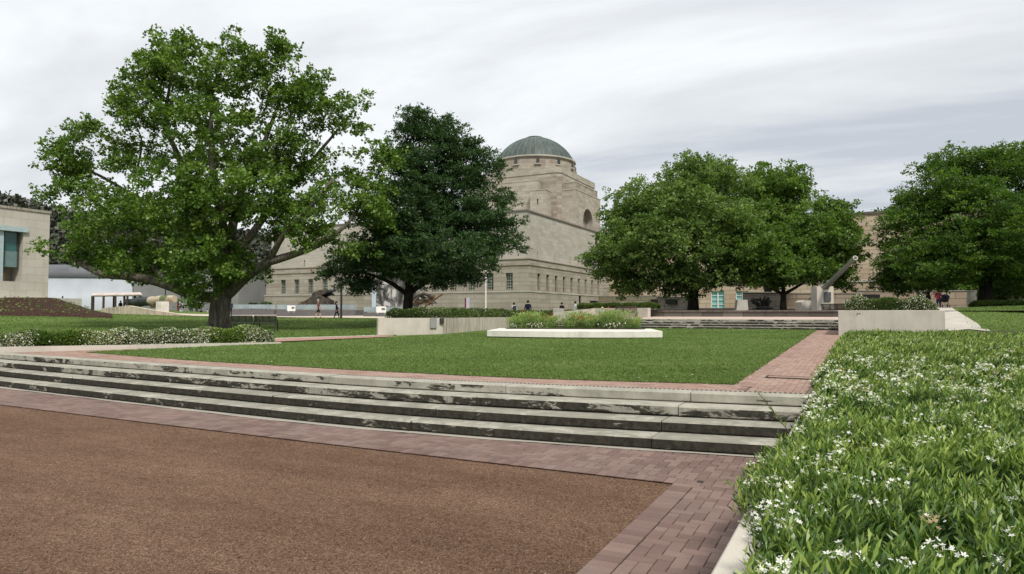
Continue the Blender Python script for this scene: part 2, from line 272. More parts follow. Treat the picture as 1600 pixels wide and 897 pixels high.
# ---------------------------------------------------------------- mesh helpers
class MB:
    def __init__(s): s.v = []; s.f = []; s.mi = []; s.cur = 0
    def add(s, vs, fs, mi=None):
        o = len(s.v); s.v += [tuple(map(float, p)) for p in vs]; s.f += [tuple(i+o for i in q) for q in fs]; s.mi += [s.cur if mi is None else mi]*len(fs); return s
    def box(s, x0, y0, z0, x1, y1, z1, bev=0):
        if bev:
            b = bev; vs = []; fs = []
            bm = bmesh.new(); bmesh.ops.create_cube(bm, size=1)
            for v in bm.verts: v.co = Vector(((x0+x1)/2+v.co.x*(x1-x0), (y0+y1)/2+v.co.y*(y1-y0), (z0+z1)/2+v.co.z*(z1-z0)))
            bmesh.ops.bevel(bm, geom=bm.edges[:], offset=b, segments=1, affect='EDGES')
            bm.verts.index_update(); s.add([v.co for v in bm.verts], [[v.index for v in f.verts] for f in bm.faces]); bm.free(); return s
        vs = [(x, y, z) for z in (z0, z1) for y in (y0, y1) for x in (x0, x1)]
        return s.add(vs, [(0, 2, 3, 1), (4, 5, 7, 6), (0, 1, 5, 4), (2, 6, 7, 3), (0, 4, 6, 2), (1, 3, 7, 5)])
    def beam(s, a, b, w, h, up=(0, 0, 1)):
        a = Vector(a); b = Vector(b); d = (b-a).normalized(); u = Vector(up); r = d.cross(u)
        if r.length < 1e-4: r = Vector((1, 0, 0))
        r.normalize(); u = r.cross(d); vs = []
        for p in (a, b):
            for i, j in ((-1, -1), (1, -1), (1, 1), (-1, 1)): vs.append(p+r*w/2*i+u*h/2*j)
        return s.add(vs, [(3, 2, 1, 0), (4, 5, 6, 7), (0, 1, 5, 4), (1, 2, 6, 5), (2, 3, 7, 6), (3, 0, 4, 7)])
    def tube(s, pts, rad, n=8, cap=True):
        pts = [Vector(p) for p in pts]; rad = [rad]*len(pts) if isinstance(rad, (int, float)) else rad
        vs = []; fs = []; pr = None
        for i, p in enumerate(pts):
            d = (pts[min(i+1, len(pts)-1)]-pts[max(i-1, 0)]).normalized()
            if pr is None:
                pr = d.orthogonal().normalized()
            pr = (pr-d*pr.dot(d)); pr = pr.normalized() if pr.length > 1e-5 else d.orthogonal().normalized()
            q = d.cross(pr)
            for k in range(n): a = 2*math.pi*k/n; vs.append(p+(pr*math.cos(a)+q*math.sin(a))*rad[i])
        for i in range(len(pts)-1):
            for k in range(n): a = i*n+k; b = i*n+(k+1) % n; fs.append((a, b, b+n, a+n))
        if cap: fs.append(tuple(range(n))[::-1]); fs.append(tuple((len(pts)-1)*n+k for k in range(n)))
        return s.add(vs, fs)
    def lathe(s, c, prof, n=24, a0=0, rib=None):
        vs = []; fs = []
        for r, z in prof:
            for k in range(n): a = a0+2*math.pi*k/n; rr = r*(1+(rib if rib and k % 3 == 0 else 0)); vs.append((c[0]+rr*math.cos(a), c[1]+rr*math.sin(a), c[2]+z))
        for i in range(len(prof)-1):
            for k in range(n): a = i*n+k; b = i*n+(k+1) % n; fs.append((a, b, b+n, a+n))
        fs.append(tuple(range(n))[::-1]); fs.append(tuple((len(prof)-1)*n+k for k in range(n)))
        return s.add(vs, fs)
    def prism(s, poly, z0, z1):
        n = len(poly); vs = [(p[0], p[1], z0) for p in poly]+[(p[0], p[1], z1) for p in poly]
        fs = [tuple(range(n))[::-1], tuple(range(n, 2*n))]+[(i, (i+1) % n, n+(i+1) % n, n+i) for i in range(n)]
        return s.add(vs, fs)
    def extr(s, poly, o, u, w, t):
        "polygon (a,b) -> o + a*u + b*w, pushed along t"
        o, u, w, t = map(Vector, (o, u, w, t)); n = len(poly)
        vs = [o+u*a+w*b for a, b in poly]+[o+u*a+w*b+t for a, b in poly]
        return s.add(vs, [tuple(range(n)), tuple(range(n, 2*n))[::-1]]+[(i, (i+1) % n, n+(i+1) % n, n+i)[::-1] for i in range(n)])
    def facade(s, o, u, n, us, zs, rects, dep, arches=()):
        "wall face with real openings and reveals; o origin, u along, n outward normal"
        o, u, n = Vector(o), Vector(u), Vector(n); z = Vector((0, 0, 1))
        U = sorted({us[0], us[1], *[r[i] for r in rects for i in (0, 1)]}); Z = sorted({zs[0], zs[1], *[r[i] for r in rects for i in (2, 3)]})
        P = lambda a, b, d=0: o+u*a+z*b-n*d
        for i in range(len(U)-1):
            for j in range(len(Z)-1):
                a = (U[i]+U[i+1])/2; b = (Z[j]+Z[j+1])/2
                if any(r[0] < a < r[1] and r[2] < b < r[3] for r in rects): continue
                s.add([P(U[i], Z[j]), P(U[i+1], Z[j]), P(U[i+1], Z[j+1]), P(U[i], Z[j+1])], [(0, 1, 2, 3)])
        for q, r in enumerate(rects):
            a, b, c, d = r
            if q in arches:
                m = (a+b)/2; rad = (b-a)/2; zc = d-rad; arc = [(m+rad*math.cos(t), zc+rad*math.sin(t)) for t in np.linspace(0, math.pi, 17)]
                for (x0, y0), (x1, y1) in zip(arc, arc[1:]):
                    s.add([P(x0, y0), P(x0, d), P(x1, d), P(x1, y1)], [(0, 1, 2, 3)])
                    s.add([P(x0, y0), P(x1, y1), P(x1, y1, dep), P(x0, y0, dep)], [(0, 1, 2, 3)])
                top = zc
            else:
                s.add([P(a, d), P(b, d), P(b, d, dep), P(a, d, dep)], [(0, 1, 2, 3)]); top = d
            s.add([P(a, c), P(b, c), P(b, c, dep), P(a, c, dep)], [(3, 2, 1, 0)])
            s.add([P(a, c), P(a, top), P(a, top, dep), P(a, c, dep)], [(0, 1, 2, 3)])
            s.add([P(b, c), P(b, top), P(b, top, dep), P(b, c, dep)], [(3, 2, 1, 0)])
        return s
    def build(s, name, mats, parent=None, smooth=False, xf=None):
        me = bpy.data.meshes.new(name); me.from_pydata(s.v, [], s.f)
        for m in (mats if isinstance(mats, (list, tuple)) else [mats]): me.materials.append(m)
        if max(s.mi, default=0): me.polygons.foreach_set('material_index', s.mi)
        if smooth: me.polygons.foreach_set('use_smooth', [True]*len(me.polygons))
        if xf: me.transform(xf)
        me.update(); ob = bpy.data.objects.new(name, me); COL.objects.link(ob)
        if parent: ob.parent = parent; ob.matrix_parent_inverse = Matrix.Translation(parent.location).inverted() if not parent.get('local') else Matrix.Identity(4)
        return ob
def tag(o, label=None, cat=None, group=None, kind=None):
    if label: o['label'] = label
    if cat: o['category'] = cat
    if group: o['group'] = group
    if kind: o['kind'] = kind
    return o
def thing(name, label, cat, loc=(0, 0, 0), group=None, local=False, rz=0):
    "Empty at the base of a thing. local=True: its parts are modelled round the origin"
    o = bpy.data.objects.new(name, None); COL.objects.link(o); o.location = tuple(map(float, loc)); o.empty_display_size = .2
    if local: o['local'] = 1; o.rotation_euler.z = rz
    return tag(o, label, cat, group)
def dup(root, loc=None, rz=None, label=None):
    c = root.copy(); COL.objects.link(c)
    if loc is not None: c.location = loc
    if rz is not None: c.rotation_euler.z = rz
    if label: c['label'] = label
    for ch in list(root.children):
        k = ch.copy(); COL.objects.link(k); k.parent = c
        for g in list(ch.children):
            h = g.copy(); COL.objects.link(h); h.parent = k
    return c
def quads(name, V, mat, tint=None, parent=None, mats=None, mi=None, smooth=False):
    "V: (n,4,3) array of quads as one mesh, tint per face"
    n = len(V); me = bpy.data.meshes.new(name); me.vertices.add(4*n); me.vertices.foreach_set('co', np.ascontiguousarray(V, dtype=np.float32).ravel())
    me.loops.add(4*n); me.loops.foreach_set('vertex_index', np.arange(4*n, dtype=np.int32))
    me.polygons.add(n); me.polygons.foreach_set('loop_start', np.arange(0, 4*n, 4, dtype=np.int32))
    try: me.polygons.foreach_set('loop_total', np.full(n, 4, dtype=np.int32))
    except Exception: pass
    for m in (mats or [mat]): me.materials.append(m)
    if mi is not None: me.polygons.foreach_set('material_index', mi.astype(np.int32))
    if tint is not None:
        a = me.attributes.new('tint', 'FLOAT', 'FACE'); a.data.foreach_set('value', np.clip(tint, 0, 1).astype(np.float32))
    me.update(calc_edges=True); ob = bpy.data.objects.new(name, me); COL.objects.link(ob)
    if parent: ob.parent = parent; ob.matrix_parent_inverse = Matrix.Translation(parent.location).inverted()
    return ob
def unit(a): return a/np.maximum(1e-9, np.linalg.norm(a, axis=-1, keepdims=True))
def leaves(pos, axis, size, width, rng, upbias=.5, fold=.18):
    "one folded diamond leaf per point"
    n = len(pos); ax = unit(axis); r = rng.normal(size=(n, 3)); r[:, 2] += upbias*2
    side = unit(np.cross(ax, unit(r))); nm = np.cross(side, ax)
    size = np.broadcast_to(np.asarray(size, float), (n,))[:, None]; w = size*width
    b = pos; t = pos+ax*size; m = pos+ax*size*.5
    V = np.stack([b, m+side*w/2+nm*w*fold, t-nm*size*.12, m-side*w/2+nm*w*fold], 1)
    return V

# ---------------------------------------------------------------- ground levels
def interp(P): xs = [p[0] for p in P]; ys = [p[1] for p in P]; return lambda x: float(np.interp(x, xs, ys))
def smooth_curve(P, x0, x1, n=90):
    xs = np.linspace(x0, x1, n); ys = np.interp(xs, [p[0] for p in P], [p[1] for p in P]); k = np.ones(9)/9
    yp = np.concatenate([np.full(4, ys[0])+np.arange(-4, 0)*(ys[1]-ys[0]), ys, np.full(4, ys[-1])+np.arange(1, 5)*(ys[-1]-ys[-2])])
    ys = np.convolve(yp, k, 'valid'); return lambda x: float(np.interp(x, xs, ys))
ZP0 = -.092
XW = -.58                                  # inner face of the kerb wall beside the steps
step_bot = smooth_curve([(-40, 11.6), (-27, 9.75), (-18.1, 8.75), (-12.7, 8.38), (-7.6, 8.17), (-5.3, 8.22), (-3.8, 8.36), (-2.5, 8.5), (-1, 8.78), (1, 9.1)], -40, 1)
step_top = smooth_curve([(-40, 13.0), (-26, 10.95), (-21.4, 10.3), (-13.5, 9.72), (-7.9, 9.34), (-6.2, 9.36), (-3.8, 9.6), (-2, 9.86), (-.7, 10.08), (1, 10.3)], -40, 1)
lawn_front = smooth_curve([(-24, 12.3), (-19.8, 11.75), (-14.2, 10.95), (-9, 10.65), (-6, 10.62), (-4.2, 10.75), (-1.75, 11.2), (1, 11.7)], -24, 1)
ZL0, SL, YL0 = .52, .0122, 11.26
lawnz = lambda x, y: ZL0+SL*(max(y, 10)-YL0)
def Cz(px, py, d): p = W(px, py, d); return (p[0], p[1], p[2])
ctrl = [Cz(*a) for a in [(0, 491, 58), (150, 491, 60), (300, 494, 75), (-200, 488, 60), (400, 495.5, 66), (381, 518.5, 37), (343, 515, 40), (440, 524, 33), (300, 516, 38), (420, 517, 38), (497, 497, 62), (580, 498, 60), (590, 494, 72), (424, 491, 88), (200, 486, 90), (100, 474, 100), (0, 470, 85),
        (700, 499, 58), (810, 500, 58), (900, 498, 58), (823, 487, 74), (940, 483, 85), (1475, 481, 38), (1600, 478, 42), (1600, 521, 22), (1545, 515, 25), (1500, 510, 27), (1700, 478, 40), (1475, 481, 55), (1300, 480, 75), (1600, 474, 70), (1000, 500, 46), (1150, 500, 46), (1700, 520, 20)]]
ctrl += [(x, y, lawnz(x, y)) for x in (-26, -20, -14, -8, -2, 3) for y in (11, 16, 21, 26, 31, 36) if y < 12+1.3*(x+30)]
ctrl += [(x, y, .46) for x in (0, 3, 7, 12) for y in (-4, 2, 8, 14)]+[(x, y, .75) for x in (2, 6, 9) for y in (24,)]
ctrl += [(a, b, 2.6) for a, b in ((-120, 60), (-140, 130), (-60, 160), (20, 160), (80, 100), (80, 40), (-100, 20))]+[(60, 0, 1.2), (-60, 18, .7), (-45, 24, .9)]
CT = np.array(ctrl)
gx = np.arange(-90, 61, 1.0); gy = np.arange(-8, 151, 1.0)
GX, GY = np.meshgrid(gx, gy)
d2 = (GX[..., None]-CT[:, 0])**2+(GY[..., None]-CT[:, 1])**2+1.5
w = d2**-1.7; GZ = (w*CT[:, 2]).sum(-1)/w.sum(-1)
for _ in range(3):
    P = np.pad(GZ, 1, mode='edge'); GZ = (P[:-2, 1:-1]+P[2:, 1:-1]+P[1:-1, :-2]+P[1:-1, 2:]+P[1:-1, 1:-1]*2)/6
TOPY = np.array([step_top(x) for x in gx])
inl = (GX > -21) & (GX < 3.2) & (GY < 36.5)
LP = ZL0+SL*(np.maximum(GY, 10)-YL0)
edge = 12+1.3*(GX+22)      # left back border of the formal lawn
wl = np.clip((edge+3-GY)/3, 0, 1)*((GX < 3.2) & (GY < 36.8))*np.clip((GX+32)/6, 0, 1)
GZ = GZ*(1-wl)+(LP-.03)*wl
GZ = np.where((GX > -.5) & (GY < 29), np.minimum(GZ, .5+.006*np.maximum(GY, 0)), GZ)
cut = (GX < -.45) & (GY < TOPY[None, :]+.7)
GZ = np.where(cut, -.4, GZ)
def zg(x, y):
    i = min(max((x-gx[0]), 0), len(gx)-1.001); j = min(max((y-gy[0]), 0), len(gy)-1.001); a = int(i); b = int(j); i -= a; j -= b
    return float((GZ[b, a]*(1-i)+GZ[b, a+1]*i)*(1-j)+(GZ[b+1, a]*(1-i)+GZ[b+1, a+1]*i)*j)
nx, ny = len(gx), len(gy)
g = MB(); g.v = [(float(GX[j, i]), float(GY[j, i]), float(GZ[j, i])) for j in range(ny) for i in range(nx)]
g.f = [(j*nx+i, j*nx+i+1, (j+1)*nx+i+1, (j+1)*nx+i) for j in range(ny-1) for i in range(nx-1)]; g.mi = [0]*len(g.f)
o0 = len(g.v)                               # the sheet goes on to the horizon
ring = [(gx[0], gy[0], (0, 0)), (gx[-1], gy[0], (0, nx-1)), (gx[-1], gy[-1], (ny-1, nx-1)), (gx[0], gy[-1], (ny-1, 0))]
rim = [(0, i) for i in range(nx)]+[(j, nx-1) for j in range(1, ny)]+[(ny-1, i) for i in range(nx-2, -1, -1)]+[(j, 0) for j in range(ny-2, 0, -1)]
for j, i in rim: x, y = GX[j, i], GY[j, i]; dx, dy = x+15, y-60; L = math.hypot(dx, dy); g.v.append((x+dx/L*3500, y+dy/L*3500, 2.4)); g.mi
for k in range(len(rim)):
    j, i = rim[k]; j2, i2 = rim[(k+1) % len(rim)]; g.f.append((j*nx+i, o0+k, o0+(k+1) % len(rim), j2*nx+i2)); g.mi.append(0)
gr = g.build('ground', M['turf_far'], smooth=True); tag(gr, kind='structure')
def sheet(name, xs, ylo, yhi, mat, off=.012, m=10, zf=None, kind='structure'):
    "sheet between two curves y(x), draped on the ground"
    q = MB(); vs = []
    for x in xs:
        a, b = ylo(x), yhi(x)
        for k in range(m+1): y = a+(b-a)*k/m; vs.append((x, y, (zf or zg)(x, y)+off))
    q.add(vs, [(i*(m+1)+k, (i+1)*(m+1)+k, (i+1)*(m+1)+k+1, i*(m+1)+k+1) for i in range(len(xs)-1) for k in range(m)])
    ob = q.build(name, mat, smooth=True)
    return tag(ob, kind=kind) if kind else ob
def ribbon(name, A, B, mat, off=.02, n=40, m=6):
    "draped sheet between two plan polylines"
    A = np.array(A, float); B = np.array(B, float)
    def res(P): s = np.r_[0, np.cumsum(np.linalg.norm(np.diff(P, axis=0), axis=1))]; t = np.linspace(0, s[-1], n); return np.c_[np.interp(t, s, P[:, 0]), np.interp(t, s, P[:, 1])]
    A = res(A); B = res(B); vs = []
    for a, b in zip(A, B):
        for k in range(m+1): p = a+(b-a)*k/m; vs.append((p[0], p[1], zg(p[0], p[1])+off))
    q = MB().add(vs, [(i*(m+1)+k, (i+1)*(m+1)+k, (i+1)*(m+1)+k+1, i*(m+1)+k+1) for i in range(n-1) for k in range(m)])
    return tag(q.build(name, mat, smooth=True), kind='structure')

# gravel court
q = MB(); nn = 60
YG = lambda x: 6.98+.0012*(x+5)**2          # brick edge of the gravel
XG = -1.71
rng = np.random.default_rng(1)
gs = [(x, y) for y in np.linspace(-14, 0, 8) for x in np.linspace(-60, 1.0, nn)]
q.add([(x, y, ZP0-.022) for x, y in gs], [(j*nn+i, j*nn+i+1, (j+1)*nn+i+1, (j+1)*nn+i) for j in range(7) for i in range(nn-1)])
q.add([(x, YG(x)*t+.05*t, ZP0-.022) for t in (0, .5, 1) for x in np.linspace(-60, 1.0, nn)], [(j*nn+i, j*nn+i+1, (j+1)*nn+i+1, (j+1)*nn+i) for j in range(2) for i in range(nn-1)])
tag(q.build('gravel', M['gravel']), kind='structure')
# loose grit on it, too many to count
N = 42000; rr = np.random.default_rng(4)
dd = 3.6+rr.random(N)**1.5*9; pxs = rr.random(N)*1150-40; P = np.array([(*XY(a, b), 0) for a, b in zip(pxs, dd)])
ok = (P[:, 1] < np.array([YG(x) for x in P[:, 0]])-.03) & (P[:, 0] < XG-.02); P = P[ok]; n = len(P); sz = (.0025+.009*rr.random(n)**4)
P[:, 2] = ZP0-.02; base = np.array([[1, 0, 0], [-.5, .87, 0], [-.5, -.87, 0], [0, 0, .8]]); ang = rr.random(n)*6.28
cs, sn = np.cos(ang), np.sin(ang); T = base[None]*sz[:, None, None]; X = T[..., 0]*cs[:, None]-T[..., 1]*sn[:, None]; Y = T[..., 0]*sn[:, None]+T[..., 1]*cs[:, None]
V = np.stack([X, Y, T[..., 2]], -1)+P[:, None]
idx = np.array([[0, 1, 3, 3], [1, 2, 3, 3], [2, 0, 3, 3]]); me = bpy.data.meshes.new('loose_grit')
me.from_pydata(V.reshape(-1, 3).tolist(), [], [(4*i+a, 4*i+b, 4*i+3) for i in range(n) for a, b in ((0, 1), (1, 2), (2, 0))])
gm = NT('grit', .9, .15); a_ = gm.n('ShaderNodeObjectInfo'); w_ = gm.noise(300, 1)
gm.col(gm.ramp(gm.noise(37, 2, .9), [(.35, (.06, .036, .026)), (.55, (.17, .105, .075)), (.7, (.36, .27, .20))])); me.materials.append(gm.m)
tag_o = bpy.data.objects.new('loose_grit', me); COL.objects.link(tag_o); tag(tag_o, 'loose reddish brown grit strewn over the gravel court', 'grit', kind='stuff')

# ---------------------------------------------------------------- brick paving
def clip(poly, a, b, c):        # keep a*x+b*y<=c
    out = []
    for i in range(len(poly)):
        p, r = poly[i], poly[(i+1) % len(poly)]; dp = a*p[0]+b*p[1]-c; dr = a*r[0]+b*r[1]-c
        if dp <= 0: out.append(p)
        if dp*dr < 0: t = dp/(dp-dr); out.append((p[0]+(r[0]-p[0])*t, p[1]+(r[1]-p[1])*t))
    return out
class Pav:
    def __init__(s): s.v = []; s.f = []; s.t = []
    def brick(s, poly, z=ZP0, h=.012, bev=.004, rnd=None, zf=None):
        if len(poly) < 3: return
        A = sum(poly[i][0]*poly[(i+1) % len(poly)][1]-poly[(i+1) % len(poly)][0]*poly[i][1] for i in range(len(poly)))/2
        if abs(A) < .0012: return
        if A < 0: poly = poly[::-1]
        cx = sum(p[0] for p in poly)/len(poly); cy = sum(p[1] for p in poly)/len(poly); n = len(poly); o = len(s.v)
        t = random.random(); j = random.gauss(0, .0012); zz = (zf(cx, cy) if zf else z)+j
        def sh(k): return [(cx+(p[0]-cx)*(1-k/max(.02, math.hypot(p[0]-cx, p[1]-cy))), cy+(p[1]-cy)*(1-k/max(.02, math.hypot(p[0]-cx, p[1]-cy)))) for p in poly]
        o1, o2 = sh(.005), sh(.005+bev*1.5)
        s.v += [(p[0], p[1], zz-h) for p in o1]+[(p[0], p[1], zz-bev) for p in o1]+[(p[0], p[1], zz) for p in o2]
        for r_ in (0, 1):
            for i in range(n): a = o+r_*n+i; b = o+r_*n+(i+1) % n; s.f.append((a, b, b+n, a+n)); s.t.append(t)
        s.f.append(tuple(o+2*n+i for i in range(n))); s.t.append(t)
    def build(s, name, mat):
        me = bpy.data.meshes.new(name); me.from_pydata(s.v, [], s.f); me.materials.append(mat)
        a = me.attributes.new('tint', 'FLOAT', 'FACE'); a.data.foreach_set('value', s.t); me.update()
        ob = bpy.data.objects.new(name, me); COL.objects.link(ob); return tag(ob, kind='structure')
random.seed(3)
def herring(x0, x1, y0, y1, L=.21, Wd=.105):
    "90 degree herringbone rectangles"
    out = []
    for j in range(-int((y1-y0)/Wd/2)-6, int((x1-x0+y1-y0)/Wd/2)+6):
        for i in range(-2*j-8 if j < 0 else -8-2*j, int((x1-x0)/Wd)+8-2*j):
            # unit step (Wd,Wd) and (2Wd,-2Wd)
            bx = x0+(i+2*j)*Wd; by = y0+(i-2*j)*Wd
            if x0-.3 < bx < x1+.3 and y0-.3 < by < y1+.3:
                out.append([(bx, by), (bx+L, by), (bx+L, by+Wd), (bx, by+Wd)]); out.append([(bx, by+Wd), (bx+Wd, by+Wd), (bx+Wd, by+Wd+L), (bx, by+Wd+L)])
    return out
lp = Pav()
def tangent(f, x): m = (f(x+.1)-f(x-.1))/.2; return m, f(x)-m*x
apr = lambda x: step_bot(x)-.13-.04*math.sin(x*.55)             # concrete apron at the foot of the steps
for poly in herring(-30, XW, 6.9, 10.4):
    cx = sum(p[0] for p in poly)/4; cy = sum(p[1] for p in poly)/4
    m1, c1 = tangent(lambda x: YG(x)+.215, cx); m2, c2 = tangent(apr, cx)
    if cy > apr(cx)+.2 or cy < YG(cx): continue
    if cx < XG+.2: pl_ = clip(poly, m1, -1, -c1)
    else: pl_ = poly
    pl_ = clip(pl_, -m2, 1, c2); pl_ = clip(pl_, 1, 0, XW+.02)
    if cx > XG and cy < YG(cx)+.2: pl_ = clip(pl_, -1, 0, -XG-.0) if cy > YG(cx) else pl_
    lp.brick(pl_)
for poly in herring(XG+.215, XW, -1.2, 7.3):
    cx = sum(p[0] for p in poly)/4; cy = sum(p[1] for p in poly)/4
    if cy > YG(XG)-.0 or cy < -1: continue
    pl_ = clip(poly, -1, 0, -(XG+.215)); pl_ = clip(pl_, 1, 0, XW+.02); pl_ = clip(pl_, 0, 1, YG(XG)); lp.brick(pl_)
x = XG+.21
while x > -34: lp.brick([(x-.105, YG(x-.105)), (x, YG(x)), (x, YG(x)+.21), (x-.105, YG(x-.105)+.21)]); x -= .105
y = YG(XG)
while y > -2: lp.brick([(XG, y-.105), (XG+.21, y-.105), (XG+.21, y), (XG, y)]); y -= .105
lp.build('brick_paving', M['brick_low'])
q = MB(); xs = np.linspace(-40, 1, 60)
q.add([(x, YG(x)+.003, ZP0-.009) for x in xs]+[(x, step_bot(x)+.3, ZP0-.009) for x in xs], [(i, i+1, 61+i, 60+i) for i in range(59)])
q.add([(XG+.003, -3, ZP0-.009), (XW+.1, -3, ZP0-.009), (XW+.1, 7.02, ZP0-.009), (XG+.003, 7.02, ZP0-.009)], [(0, 1, 2, 3)])
tag(q.build('paving_bed', M['mortar']), kind='structure')
q = MB(); q.add([(x, apr(x)+.02*math.sin(x*3), ZP0+.004) for x in xs]+[(x, step_bot(x)+.3, ZP0+.004) for x in xs], [(i, i+1, 61+i, 60+i) for i in range(59)])
tag(q.build('concrete_apron', concrete('apron', (.33, .31, .265))), kind='structure')
# upper bricks: straight band behind the steps and the path to the right of the lawn
XP = -1.75
up_ = Pav(); lz = lambda x, y: lawnz(x, y)
y = 9.0
row = 0
while y < 14:
    row += 1; x = -34+(.1 if row % 2 else 0)
    while x < XP+.1:
        cx, cy = x+.1, y+.05
        if step_top(cx)+.30 < cy+.05 and (cy < lawn_front(cx)+.05 if cx > -19.8 else cy < 13.5+(-19.8-cx)*.1):
            m1, c1 = tangent(lambda u: step_top(u)+.33, cx); m2, c2 = tangent(lawn_front, cx)
            p_ = clip([(x, y), (x+.2, y), (x+.2, y+.1), (x, y+.1)], m1, -1, -c1)
            if cx > -19.8: p_ = clip(p_, -m2, 1, c2)
            p_ = clip(p_, 1, 0, XP+.3)
            up_.brick(p_, zf=lz, bev=.003)
        x += .2
    y += .1
k = 0; x = XP+.3
while x < XW-.02:
    y = 10.4+(.1 if k % 2 else 0); k += 1
    while y < 37:
        if y < 12.45 or y > 12.75 or x < -1.4:
            m1, c1 = tangent(lambda u: step_top(u)+.33, x+.05)
            up_.brick(clip([(x, y), (x+.1, y), (x+.1, y+.2), (x, y+.2)], m1, -1, -c1), zf=lz, bev=.004)
        y += .2
    x += .1
y = 10.0
while y < 36.9:
    m1, c1 = tangent(lambda u: step_top(u)+.33, XP+.1)
    if y > lawn_front(XP)-.3:
        for a in (0, .1, .2): up_.brick([(XP+a, y), (XP+a+.1, y), (XP+a+.1, y+.2), (XP+a, y+.2)], zf=lz, bev=.0015)
    y += .2
up_.build('brick_path', M['brick_up'])
q = MB(); xs2 = np.linspace(-34, XW+.1, 70)
q.add([(x, step_top(x)+.1, lawnz(x, step_top(x)+.1)-.012) for x in xs2]+[(x, 14, lawnz(x, 14)-.014) for x in xs2], [(i, i+1, 71+i, 70+i) for i in range(69)])
q.add([(XP, 13.9, lawnz(0, 13.9)-.009), (XW+.1, 13.9, lawnz(0, 13.9)-.009), (XW+.1, 37, lawnz(0, 37)-.009), (XP, 37, lawnz(0, 37)-.009)], [(0, 1, 2, 3)])
tag(q.build('path_bed', plain('path_bed', (.13, .09, .075), .95, scale=20)), kind='structure')
t = thing('service_cover', 'brick filled metal service cover set in the path right of the lawn', 'cover', (-1.05, 12.6, lawnz(0, 12.6)))
MB().box(-1.4, 12.44, lawnz(0, 12.6)-.01, XW-.08, 12.76, lawnz(0, 12.6)+.012, .004).build('lid', M['brick_up'], t)
f_ = MB()
for a, b in ((12.415, 12.435), (12.765, 12.785)): f_.box(-1.42, a, lawnz(0, 12.6)-.01, XW-.06, b, lawnz(0, 12.6)+.016)
f_.box(-1.425, 12.436, lawnz(0, 12.6)-.01, -1.405, 12.764, lawnz(0, 12.6)+.016); f_.build('frame', M['black_metal'], t)

# ---------------------------------------------------------------- formal lawn
lx = np.linspace(-19.9, XP, 90)
kerb_a = np.array([-24.5, 12.6]); kerb_b = np.array([-17.9, 17.5])
def lawn_back(x): return min(36.6, float(np.interp(x, [-19.9, -18.1, -17.4, -16.3, -15.2, -14.2], [11.9, 17.2, 21.8, 27.6, 33.0, 36.6])))
sheet('lawn', lx, lawn_front, lambda x: max(lawn_back(x), lawn_front(x)+.02), M['turf'], .012, 30, zf=lawnz)
# blades
def hit(px, py, d=15):
    while d < 80:
        p = W(px, py, d)
        if p[2] < zg(p[0], p[1]): return float(p[0]), float(p[1])
        d += .1
    return float(p[0]), float(p[1])
def blades(n, samp, h, name, label, zf, seed, wd=.006, mat='grass', off=0):
    r = np.random.default_rng(seed); P = samp(r, n); n = len(P); Z = np.array([zf(a, b) for a, b in P])+off
    base = np.c_[P, Z]; ln = h*(.5+r.random(n)); d = r.normal(size=(n, 3))*.55; d[:, 2] = 1; d = unit(d); dist = np.linalg.norm(base-CAM, axis=1)
    ww = wd*(.6+.8*r.random(n))*np.maximum(1, dist/12); an = r.random(n)*6.28; s = np.c_[np.cos(an), np.sin(an), np.zeros(n)]*ww[:, None]
    mid = base+d*(ln*.55)[:, None]; tip = base+d*ln[:, None]+np.c_[d[:, :2]*ln[:, None]*.35, -.15*ln]
    V = np.stack([base-s, base+s, mid+s*.8, tip], 1); pt = .5+.22*np.sin(P[:, 0]*.9+np.sin(P[:, 1]*.7)*2)*np.sin(P[:, 1]*.55)+.16*np.sin(P[:, 0]*3.7+np.sin(P[:, 1]*2.9))*np.sin(P[:, 1]*4.3)
    return tag(quads(name, V, M[mat], .25+.5*r.random(n)*pt+.25*pt), label, 'grass', kind='stuff')
def samp_lawn(r, n):
    d = 9.5+28*r.random(n*3)**1.9; px = 100+1200*r.random(n*3); A = np.array([XY(a, b) for a, b in zip(px, d)])
    ok = [XP+.05*math.sin(b*23)*math.sin(b*7)+.01 > a > -19.8 and lawn_front(a)-.03+.05*math.sin(a*19)*math.sin(a*5.3) < b < lawn_back(a) for a, b in A]; return A[np.array(ok)][:n]
blades(210000, samp_lawn, .05, 'grass_blades', 'mown green grass of the lawn above the front steps', lawnz, 5, off=.0)
def samp_l2(r, n):
    d = 27+34*r.random(n*2)**1.4; px = -20+640*r.random(n*2); A = np.array([XY(a, b) for a, b in zip(px, d)]); ok = A[:, 1] > 12+1.3*(A[:, 0]+22)+7; return A[ok][:n]
blades(50000, samp_l2, .07, 'grass_blades', 'mown green grass sloping up around the large spreading tree', zg, 6, wd=.005, off=0)

